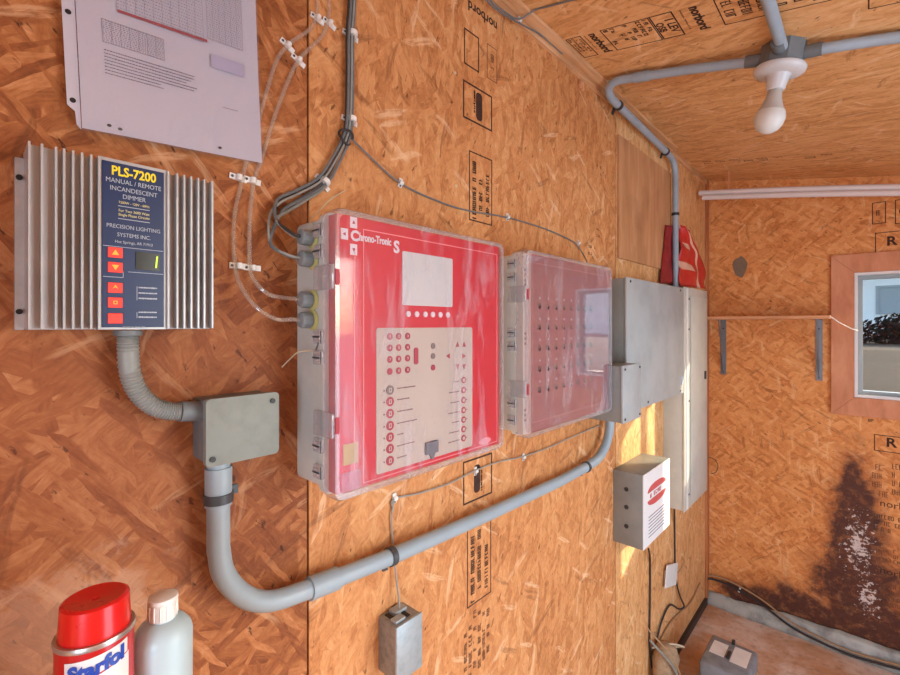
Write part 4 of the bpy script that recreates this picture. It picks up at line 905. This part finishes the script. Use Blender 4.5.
# black and brown cables at the far end of the left wall
def wall_cable(pts, r_, m, label, name='cable', conv=W, e=.006):
    b = MB(); b.tube(spline([conv(*p[:2], p[2] if len(p) > 2 else e) for p in pts], 7), r_, 7); o = b.build(name, m, None, smooth=True); return tag(o, label, 'cable')
wall_cable([(648.5, 549, .03), (650, 560), (650, 600), (649.5, 630), (650, 650), (652, 668)], .0042, M_cableD, 'dark cable dropping straight from the box with the red oval', 'drop_cable')
wall_cable([(674, 500, .03), (674.5, 520), (675, 560), (676, 580, .012), (680, 596, .012), (684, 606, .02), (679, 609, .012), (670, 605, .008), (662, 620, .008), (657, 640, .01), (656, 655, .012)], .0040, M_cableD, 'black cable looping down behind the white plate to the floor', 'looped_cable')
wall_cable([(700, 583), (690, 603), (678, 614), (668, 626), (658, 645), (654, 660)], .0034, M_cableT, 'tan cable slanting from the corner to the cable tangle', 'tan_cable')
wall_cable([(682, 558), (684, 562, .02), (680, 570, .014), (676, 574)], .0030, M_cableT, 'short tan wire stub above the white plate', 'wire_stub')
b = MB(); pl = LW.loc(W(668, 574)); b.box(LW.at(pl[0], pl[1]).rot(-.30), -.085, .085, -.050, .050, .012, .018, bev=.003)
b.box(LW.at(pl[0], pl[1]).rot(-.15), -.055, .055, -.03, .03, 0, .012); tag(b.build('blank_wall_plate', M_whitepl, None), 'tilted small white plate low on the wall near the corner', 'wall plate')
# end-wall cable
ec = [(700, 590, .02), (700, 583, .03), (706, 579, .03), (716, 580, .02), (735, 588, .02), (760, 603, .03), (790, 626, .055), (820, 642, .065), (850, 655, .065), (880, 664, .065), (905, 671, .065), (960, 690, .065)]
wall_cable(ec, .0058, M_cableD, 'thick black cable drooping along the foot of the end wall', 'floor_cable', E)
wall_cable([(p[0]+2, p[1]-3.2, p[2]) for p in ec[2:]], .0042, M_cableT, 'thin brownish cable lying along the thick black one', 'brown_cable', E)
clip(E(739.5, 590, .001), E(748, 595)-E(739.5, 590), 'white clip on the cables low on the end wall', g4, n=(0, -1, 0), ln=.03, h=.03)
b = MB(); b.tube(spline([E(709, 457, .004), E(715, 460, .03), E(718, 466, .03), E(716, 472, .02), E(711, 474, .006)], 7), .0020, 6); tag(b.build('wire_loop', M_cableD, None), 'small dark wire loop on the end wall beside the breaker panel', 'wire')
# tangle and sack at the left foot
b = MB(); ctr = F(640, 665, .10); ctr.x = .06
b.lathe((.058, ctr.y, .0), (0, 0, 1), [(.0, 0), (.045, .0), (.050, .05), (.046, .13), (.050, .19), (.036, .235), (.0, .25)], 20, sx=1.25, ref=(1, 0, 0))
for v in b.b.verts:
    nz = noise.noise(v.co*18)*.016; v.co.x += nz; v.co.y += noise.noise(v.co*14+Vector((5, 0, 0)))*.02; v.co.x = max(v.co.x, .003); v.co.z = max(0.0, v.co.z)
tag(b.build('crumpled_sack', M_rubble, None, smooth=True, ang=80), 'crumpled dusty tan sack on the floor against the wall', 'sack')
for k, (m, r_, lb) in enumerate(((M_bare, .004, 'pale cord curling out of the tangle beside the sack'), (M_cableL, .0045, 'grey cord trailing from the wall to the floor'), (M_cableT, .0035, 'tan cord arching over the sack'))):
    p0 = W(652, 648, .012)
    pts = ([p0, p0+Vector((.06, .05, .02)), p0+Vector((.10, .10, .0)), p0+Vector((.06, .12, -.03)), p0+Vector((.02, .04, -.03))],
           [W(650, 640, .03), p0+Vector((.10, .00, -.06)), p0+Vector((.10, -.02, -.18)), Vector((.14, p0.y-.06, .006)), Vector((.24, p0.y-.18, .006))],
           [W(647, 628, .016), p0+Vector((.09, -.03, .02)), p0+Vector((.12, .02, -.10)), Vector((.15, p0.y+.05, .02)), Vector((.20, p0.y, .006))])[k]
    b = MB(); b.tube(spline(pts, 8), r_, 7); tag(b.build('loose_cord', m, None, smooth=True), lb, 'cord')
# --- transformer box on the floor
tp = thing('power_adapter_box', (.2, 2.4, 0), 'scuffed grey adapter box with two white labels on the floor', 'adapter')
H_ = .20
A0 = F(735, 637, H_); 
p1, p2 = F(713, 634, H_), F(757, 652, H_)   # far edge of the top
dx_ = (p2-p1); xf = Fr(p1, dx_, Vector((-dx_.y, dx_.x, 0))); wT = dx_.length
TF = Fr(Vector((p1.x, p1.y, 0)), dx_, Vector((-dx_.y, dx_.x, 0)))
dT = .22
b = MB(); b.box(TF, 0, wT, -dT, 0, 0, H_-.03, bev=.01); b.build('base', M_xfmrd, tp, smooth=True)
b = MB(); b.box(TF, -.004, wT+.004, -dT-.004, .004, H_-.085, H_, bev=.012, seg=3); tc = b.build('top_cover', M_xfmr, tp, smooth=True)
b = MB(); b.box(TF, .015, wT*.42, -dT*.62, -dT*.18, H_, H_+.001); b.build('label', M_whitepl, tc); b = MB(); b.box(TF, wT*.55, wT-.015, -dT*.66, -dT*.12, H_, H_+.001); b.build('label', M_whitepl, tc)
b = MB(); b.box(TF, wT*.46, wT*.53, -dT*.10, -dT*.02, H_, H_+.018, bev=.003); b.box(TF, wT*.46, wT*.54, -dT*.62, -dT*.38, H_, H_+.010, bev=.004); b.build('knob', M_xfmrd, tc)
# ================================================================== CEILING CONDUIT AND LAMP
ey = 1.505
def cp(x, y, o): return Vector((x, y, ceil_z(x)-o))
lx = .535
rc = .0135
left_run = [cp(lx-.05, ey, .030), cp(.30, ey-.01, .022), cp(.14, ey-.02, .020)]
corner = spline([cp(.14, ey-.02, .020), cp(.085, ey-.022, .022), cp(.055, ey-.008, .035), cp(.045, ey+.03, .050), cp(.043, ey+.08, .052)], 7)
yv = W(675, 250, .03).y
run2 = [Vector((.036, 1.9, ceil_z(.036)-.056)), Vector((.032, yv-.12, ceil_z(.03)-.062))]
down = spline([Vector((.032, yv-.12, ceil_z(.03)-.062)), Vector((.032, yv-.04, ceil_z(.03)-.075)), Vector((.032, yv-.005, ceil_z(.03)-.115)), Vector((.032, yv, ceil_z(.03)-.17))], 7)
b = MB(); b.tube(left_run+corner[1:]+run2+down[1:]+[Vector((.032, yv, 2.0)), Vector((.034, yv, CZ+.12))], rc, 16)
cc = b.build('ceiling_conduit', M_pvc, None, smooth=True); tag(cc, 'grey conduit from lamp along the wall corner and down behind the cabinet', 'conduit')
b = MB(); b.tube([cp(.19, ey-.017, .0205), cp(.145, ey-.0195, .0205)], rc+.0025, 16); b.build('coupling', M_pvc, cc, smooth=True)
p = W(617, 103, .045); strap(corner[-1]+Vector((0, .02, -.0005)), (0, 1, 0), rc+.003, M_strap, 'black strap on the conduit where it leaves the ceiling bend', .014, tab=(-.3, 0, -1), out=Vector((1, 0, 0)))
strap(run2[1]+Vector((0, -.02, .0)), (0, 1, 0), rc+.003, M_strap, 'black strap on the conduit before it turns down', .014, tab=(-.3, 0, -1))
strap(Vector((.032, yv, W(675, 214, .032).z)), (0, 0, 1), rc+.003, M_strap, 'black strap on the vertical conduit above the red bag', .012, tab=(0, 1, 0))
lamp = thing('ceiling_lampholder', cp(lx, ey, 0), 'white porcelain lampholder with a bare bulb on the ceiling', 'lamp')
CN = Vector((-KC, 0, -1)).normalized(); o0 = cp(lx, ey, 0)
cf = Fr(o0, (0, 1, 0), (1, 0, -KC))
b = MB(); oct_ = [(.052*math.cos(math.radians(22.5+45*i)), .052*math.sin(math.radians(22.5+45*i))) for i in range(8)]
b.prism(cf, oct_, 0, .058, bev=.003); b.build('round_box', M_pvcD, lamp, smooth=True)
for dxy in ((0, -1), (0, 1), (-1, 0)):
    p0 = cf.p(dxy[0]*.045, dxy[1]*.045, .028); p1_ = cf.p(dxy[0]*.085, dxy[1]*.085, .026)
    b = MB(); b.tube([p0, p1_], .0165, 16); b.build('hub', M_pvcD, lamp, smooth=True)
b = MB(); b.lathe(o0+CN*.058, CN, [(.059, 0), (.061, .004), (.059, .012), (.048, .018), (.030, .020), (.026, .026), (.0215, .056), (.019, .058), (0, .058)], 32); hd = b.build('porcelain_holder', M_porc, lamp, smooth=True, ang=50)
for q in (-.038, .038):
    b = MB(); b.lathe(cf.p(q*.3, q, .074), cf.N, [(.006, 0), (.005, .002), (0, .0025)], 10); b.build('mounting_screw', M_strapM, hd)
b = MB(); b.lathe(o0+CN*.115, CN, [(.014, 0), (.0165, .003), (.019, .022), (.026, .044), (.033, .056)], 32); b.build('bulb_neck', M_bulbn, lamp, smooth=True, ang=50)
b = MB(); b.lathe(o0+CN*.171, CN, [(.033, 0), (.0365, .012), (.0365, .022), (.033, .036), (.025, .048), (.013, .056), (0, .059)], 32); b.build('bulb', M_bulb, lamp, smooth=True, ang=60)
b = MB(); b.tube([cf.p(.08, 0, .026).lerp(cf.p(.08, 0, .026), 0), ] + [] + [cp(lx, ey+.0, .028), cp(lx, ey, .028)], .001, 4) if False else None
b = MB(); e0 = cp(lx+.085, ey, .026); b.tube(spline([cp(lx+.05, ey, .027), cp(lx+.10, ey+.004, .026), cp(.74, ey+.030, .018), cp(.95, ey+.062, .018), cp(1.3, ey+.10, .018), cp(1.86, ey+.12, .018)], 5), rc, 16); tag(b.build('ceiling_conduit', M_pvc, None, smooth=True), 'grey conduit leaving the ceiling lamp towards the right', 'conduit')
b = MB(); b.tube([cp(lx, ey-.05, .027), cp(lx, ey-.12, .024), cp(lx, 1.0, .018), cp(lx, .2, .018), cp(lx, -1.0, .018)], rc, 16); tag(b.build('ceiling_conduit', M_pvc, None, smooth=True), 'grey conduit leaving the ceiling lamp towards the viewer overhead', 'conduit')
# cables and clips at the upper trim
b = MB(); b.tube(spline([W(470, -30, .022), W(492, 2, .022), W(505, 12, .022), W(519, 19, .024), K(535, 10, .004), K(550, 6, .004), K(572, 0, .004), K(620, -12, .004)], 6), .0024, 7); b.tube(spline([W(466, -30, .018), W(490, 4, .016), W(517, 22, .016), Vector((.016, 1.12, ceil_z(0)-.022)), Vector((.016, 1.25, ceil_z(0)-.02))], 6), .0022, 7)
tag(b.build('ceiling_cable', M_cable, None, smooth=True), 'grey cables along the wooden strip at the top of the wall', 'cable')
for u, v, lb in ((519, 20, 'white clip on the wooden strip, lower of the two'), (528, 14, 'white clip on the ceiling beside the wooden strip')):
    p = K(u, v, .001) if u > 520 else W(u, v, .012)
    clip(p, (1, -.3, 0) if u > 520 else (0, 1, 0), lb, 'white clips at the ceiling corner', n=CN if u > 520 else (1, 0, 0))
b = MB(); q = LW.loc(W(580, 86)); b.box(LW, q[0]-.012, q[0]+.012, q[1]-.014, q[1]+.012, .0, .010, bev=.002); tag(b.build('wood_block', M_shelf, None), 'tiny wood block nailed under the ceiling strip', 'wood block')
# white rail near the end wall
def rail(x, dz): return Vector((x, 2.765-.006*math.sin(3*x), ceil_z(x)-.118+dz+.012*math.sin(2.2*x)))
rl = thing('white_rail', rail(.1, 0), 'long white double rail hanging under the ceiling before the end wall', 'rail')
b = MB(); b.tube([rail(.018+.04*i, 0) for i in range(46)], .0140, 12); b.build('upper_tube', M_tubew, rl, smooth=True)
b = MB(); b.tube([rail(.036+.04*i, -.027)+Vector((0, -.006, 0)) for i in range(45)], .0140, 12); b.build('lower_tube', M_tubew, rl, smooth=True)
for x in (.16, 1.2):
    b = MB(); b.box(WORLD, x-.005, x+.005, 2.762, 2.768, ceil_z(x)-.106, ceil_z(x)-.001); b.build('hanger', M_casing, rl)
# end-wall shelf
shf = thing('wall_shelf', (.30, 2.93, CZ+.04), 'narrow wooden shelf on two grey brackets on the end wall', 'shelf')
b = MB(); b.box(WORLD, .02, .565, 2.845, L-.001, CZ+.030, CZ+.047, bev=.001); b.build('shelf_board', M_shelf, shf)
for x in (.085, .515):
    f = Fr((x, L, CZ), (0, -1, 0), (0, 0, 1))
    b = MB(); b.box(f, .0, .004, -.285, .030, -.014, .014); b.box(f, 0, .14, .026, .030, -.010, .010)
    b.prism(f, [(.004, -.27), (.006, -.27), (.125, .026), (.113, .026), (.004, -.20)], -.0015, .0015); bk = b.build('shelf_bracket', M_brk, shf)
    for z in (-.27, -.02): b = MB(); b.disc(Fr((x, L-.004, CZ), (1, 0, 0), (0, 0, 1)), 0, z, .004, 0, .002, 10); b.build('bracket_screw', M_strap, bk)
b = MB(); b.tube(spline([(.555, 2.852, CZ+.046), (.572, 2.850, CZ+.036), (.60, 2.90, CZ+.010), (.64, 2.95, CZ-.018), (.665, 2.985, CZ-.03)], 6), .0022, 6); tag(b.build('white_string', M_whitepl, None, smooth=True), 'white string trailing from the shelf end to the window', 'string')
# red bag behind the conduit, on top of the breaker panel
bg_ = thing('red_bag', (.05, 2.5, CZ+.17), 'faded red plastic bag with pale stripes tucked behind the vertical conduit', 'bag')
def cloth(name, cs, m, parent, nx=14, ny=18, amp=.012, th=.004, seed=0, bul=0.0):
    P00, P10, P11, P01 = [Vector(c) for c in cs]; b = MB(); g_ = []
    for j in range(ny+1):
        row = []
        for i in range(nx+1):
            s_, t_ = i/nx, j/ny; p = P00*(1-s_)*(1-t_)+P10*s_*(1-t_)+P11*s_*t_+P01*(1-s_)*t_
            p.y += bul*math.sin(math.pi*t_)*s_
            p = p + Vector((amp*(noise.noise(Vector((s_*3+seed, t_*4, 0))))*2, 0, amp*.5*noise.noise(Vector((s_*5, t_*3, seed))))); p.x = max(p.x, .004)
            row.append(b.b.verts.new(p))
        g_.append(row)
    for j in range(ny):
        for i in range(nx):
            f = b.b.faces.new([g_[j][i], g_[j][i+1], g_[j+1][i+1], g_[j+1][i]])
            st = (j in (5, 6) and i < 7) or (j in (11, 12) and 2 < i < 6) or i == 9 or (j > 15 and i < 3)
            f.material_index = 1 if st and m[1] else 0
    o = b.build(name, [x for x in m if x], parent, smooth=True, ang=80); k = o.modifiers.new('s', 'SOLIDIFY'); k.thickness = th; k.offset = 1; return o
cloth('bag_side', [W(681, 285, .06), W(706, 289, .082), W(690, 232, .07), W(679, 222, .04)], [M_bagred, M_bagwht], bg_, seed=1, bul=.09)
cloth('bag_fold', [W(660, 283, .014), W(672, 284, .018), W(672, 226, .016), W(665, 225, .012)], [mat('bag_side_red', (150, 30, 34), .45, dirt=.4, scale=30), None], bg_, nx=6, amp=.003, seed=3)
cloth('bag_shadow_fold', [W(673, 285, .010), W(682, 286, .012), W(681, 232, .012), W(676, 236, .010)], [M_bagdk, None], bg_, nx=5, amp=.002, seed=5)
# ================================================================== SHELF WITH CANS IN THE FOREGROUND
zs = CZ-.455
sl = thing('side_shelf', (.1, -.1, zs-.02), 'wooden shelf at the lower left carrying the can and bottle, below the frame', 'shelf')
b = MB(); b.box(WORLD, 0.001, .235, -.55, .165, zs-.018, zs, bev=.001); b.build('shelf_board', M_shelf, sl)
for y in (-.45, .06):
    b = MB(); f = Fr((0.001, y, zs-.018), (1, 0, 0), (0, 0, 1)); b.prism(f, [(0, 0), (.19, 0), (.19, -.012), (.012, -.17), (0, -.17)], -.008, .008); b.build('shelf_bracket', M_brk, sl)
cx, cyy = .193, W(95.5, 600, .193).y
can = thing('spray_can', (cx, cyy, zs), 'red spray can with a red domed cap at the lower left', 'spray can')
rC = .0285; ztop = W(95, 596, cx).z; zsh = W(94, 629, cx).z
b = MB(); b.lathe((cx, cyy, zs), (0, 0, 1), [(rC-.001, 0), (rC+.001, .002), (rC, .005), (rC, zsh-zs-.004)], 40); cb2 = b.build('can_body', M_canred, can, smooth=True, ang=50)
b = MB(); b.lathe((cx, cyy, zsh-.004), (0, 0, 1), [(rC, 0), (rC+.0012, .0006), (rC+.0014, .003), (rC+.0008, .0048), (rC-.002, .0048), (rC-.003, .003)], 40); b.build('can_rim', M_steel, can, smooth=True, ang=50)
hc = ztop-zsh
b = MB(); b.lathe((cx, cyy, zsh), (0, 0, 1), [(rC-.0022, -.001), (rC-.0024, hc*.2), (rC-.0036, hc*.94), (rC-.0046, hc-.001), (rC-.0062, hc), (rC-.010, hc-.0006), (.003, hc-.0025), (.002, hc-.004), (0, hc-.004)], 40); b.build('cap', M_capred, can, smooth=True, ang=40)
def wraptext(s, z, size, m, base, parent, name, ang_c, rr_, tilt=0.0, bold=0.0, sx=1.0):
    o = text(name, s, WORLD, size, m, None, c=0, bold=bold)
    for v in o.data.vertices:
        x, y = v.co.x*sx, v.co.y+v.co.x*tilt; a = ang_c + x/rr_; r_ = rr_+.0003+v.co.z
        v.co = Vector((cx+r_*math.cos(a), cyy+r_*math.sin(a), z+y))
    o.parent = parent; o.matrix_parent_inverse = parent.matrix_world.inverted() if parent.type == 'EMPTY' else Matrix(); return o
vd = math.atan2(0-cyy, D-cx)
b = MB()
def wrapband(b, a0, a1, zf0, zf1, rr_, n=16, mi=None):
    for i in range(n):
        x, y = a0+(a1-a0)*i/n, a0+(a1-a0)*(i+1)/n; s1, s2 = i/n, (i+1)/n
        b.face([(cx+rr_*math.cos(x), cyy+rr_*math.sin(x), zf0(s1)), (cx+rr_*math.cos(y), cyy+rr_*math.sin(y), zf0(s2)), (cx+rr_*math.cos(y), cyy+rr_*math.sin(y), zf1(s2)), (cx+rr_*math.cos(x), cyy+rr_*math.sin(x), zf1(s1))], mi)
zl_ = zsh-.0055
wrapband(b, vd-.95, vd+.95, lambda s_: zs+.04+.02*s_, lambda s_: zl_-.026+.012*s_, rC+.0002); b.build('white_label', M_white, cb2)
b = MB(); wrapband(b, vd-.78, vd+.88, lambda s_: zl_-.023+.010*s_, lambda s_: zl_-.005+.004*s_, rC+.0005); b.build('name_band', M_white, cb2)
wraptext('Starfol', zl_-.0125, .0165, M_blue, None, cb2, 'brand_lettering', vd+.04, rC+.0009, tilt=.10, bold=.0008, sx=.95)
# bottle
bx_, by_ = .178, W(163, 600, .178).y
bt = thing('plastic_bottle', (bx_, by_, zs), 'translucent white squeeze bottle with a white cap right of the spray can', 'bottle')
rB = .0262; zshd = W(163, 622, bx_).z; ztb = W(165, 594, bx_).z
hB = zshd-zs
b = MB(); b.lathe((bx_, by_, zs), (0, 0, 1), [(rB-.003, 0), (rB, .004), (rB, hB-.012), (rB-.0015, hB-.006), (rB-.006, hB), (.016, hB+.003), (.012, hB+.0045), (.012, hB+.007)], 40); bb2 = b.build('bottle_body', M_bottle, bt, smooth=True, ang=60)
b = MB(); hcap = ztb-zshd-.006; prof = [(.0125, 0), (.0128, .001), (.0122, hcap*.75), (.0135, hcap*.8), (.0130, hcap-.001), (.010, hcap), (0, hcap+.0005)]
b.lathe((bx_, by_, zs+hB+.006), (0, 0, 1), prof, 28); 
for k in range(14):
    a = 2*math.pi*k/14; b.tube([(bx_+.0127*math.cos(a), by_+.0127*math.sin(a), zs+hB+.007), (bx_+.0123*math.cos(a), by_+.0123*math.sin(a), zs+hB+.006+hcap*.7)], .0009, 5)
b.build('bottle_cap', M_whitepl, bt, smooth=True, ang=40)
cx0, cy0_ = cx, cyy; cx, cyy = bx_, by_
b = MB(); vb = math.atan2(-by_, D-bx_); wrapband(b, vb-1.0, vb+.3, lambda s_: zs+.03, lambda s_: W(150, 669, bx_).z, rB+.0004); b.build('bottle_label', M_lav, bb2)
cx, cyy = cx0, cy0_
# ================================================================== OUTSIDE THE WINDOW
def ground_mat():
    s = NT('dry_ground'); co = s.n('TexCoord').outputs['Object']; n = s.noise(co, 1.3, 6, .7); n2 = s.noise(co, 9, 5, .7)
    col = s.mixc(n, srgb(44, 36, 24), srgb(78, 64, 44)); col = s.mixc(s.math('MULTIPLY', s.smooth(n2, .50, .66), .7), col, srgb(30, 34, 20)); s.l(col, s.b.inputs['Base Color']); s.b.inputs['Roughness'].default_value = .9; return s.m
b = MB(); b.box(WORLD, 2.05, 40, -20, L+.14, -.25, -.15); b.box(WORLD, -30, 2.05, -20, -1.25, -.25, -.15)
gx, gy = 26, 30
def gp(i, j):
    x = -14+34*i/gx; y = L+.16+40*j/gy; t = min(1, max(0, (y-4)/10)); return Vector((x, y, -.15+1.33*t*t*(3-2*t)+.05*noise.noise(Vector((x*.6, y*.6, 0)))))
for i in range(gx):
    for j in range(gy): b.face([gp(i, j), gp(i+1, j), gp(i+1, j+1), gp(i, j+1)])
S(b.build('ground', ground_mat()))
hs = thing('white_house', (2.5, 24, 1.1), 'white building seen through the window beyond the dark hedge', 'building')
M_side = mat('white_siding', (236, 236, 234), .6, dirt=.05, scale=2)
hf = Fr((-6, 22, 1.0), (1, 0, 0), (0, 0, 1))
b = MB(); b.box(hf, 0, 26, 0, 3.0, -5, 0); b.build('wall', M_side, hs)
for k in range(4):
    b = MB(); b.frame(hf, 6.9+1.5*k, 7.9+1.5*k, 1.0, 2.0, .08, 0, .05); b.box(hf, 6.98+1.5*k, 7.82+1.5*k, 1.08, 1.92, 0, .02); b.build('house_window', M_vinylg, hs)
b = MB(); b.prism(Fr((-6.5, 21.4, 4.0), (0, 1, 0), (0, 0, 1)), [(-.4, 0), (6.2, 0), (2.9, 1.4)], 0, 27); b.build('roof', mat('roof_pale', (224, 222, 220), .7, dirt=.1, scale=1), hs)
M_leaf = mat('bush_leaf', (14, 40, 40), .8, dirt=.7, scale=6, spec=.05)
rb = random.Random(3)
def shrub(c, rx, ry, rz, n, sz, label):
    bu = thing('bush', (c[0], c[1], 1.1), label, 'bush'); b = MB()
    for k in range(n):
        d_ = Vector((rb.gauss(0, 1), rb.gauss(0, 1), rb.gauss(0, 1))).normalized()*rb.uniform(.5, 1)
        p = Vector((c[0]+d_.x*rx, c[1]+d_.y*ry, c[2]+d_.z*rz+.05*math.sin(d_.x*9)))
        if p.z < 1.1: continue
        n_ = Vector((rb.gauss(0, 1), rb.gauss(0, 1), rb.gauss(0, 1))).normalized(); t_ = n_.orthogonal().normalized(); u_ = n_.cross(t_); z_ = sz*rb.uniform(.6, 1.2)
        b.face([p-t_*z_, p+u_*z_*.5, p+t_*z_, p-u_*z_*.5])
    b.build('foliage', M_leaf, bu)
    b = MB()
    for k in range(5): a = k*1.2; b.tube([(c[0]+.1*math.cos(a), c[1]+.1*math.sin(a), 1.0), (c[0]+rx*.5*math.cos(a), c[1]+ry*.4*math.sin(a), c[2])], .025, 6)
    b.build('stem', M_cableT, bu)
shrub((2.3, 15, 1.45), 2.1, .6, .48, 4200, .07, 'low dark green hedge outside in front of the white building')
shrub((.10, 14.4, 1.7), .42, .4, 1.3, 1500, .06, 'tall dark conical bush at the left edge of the window view')
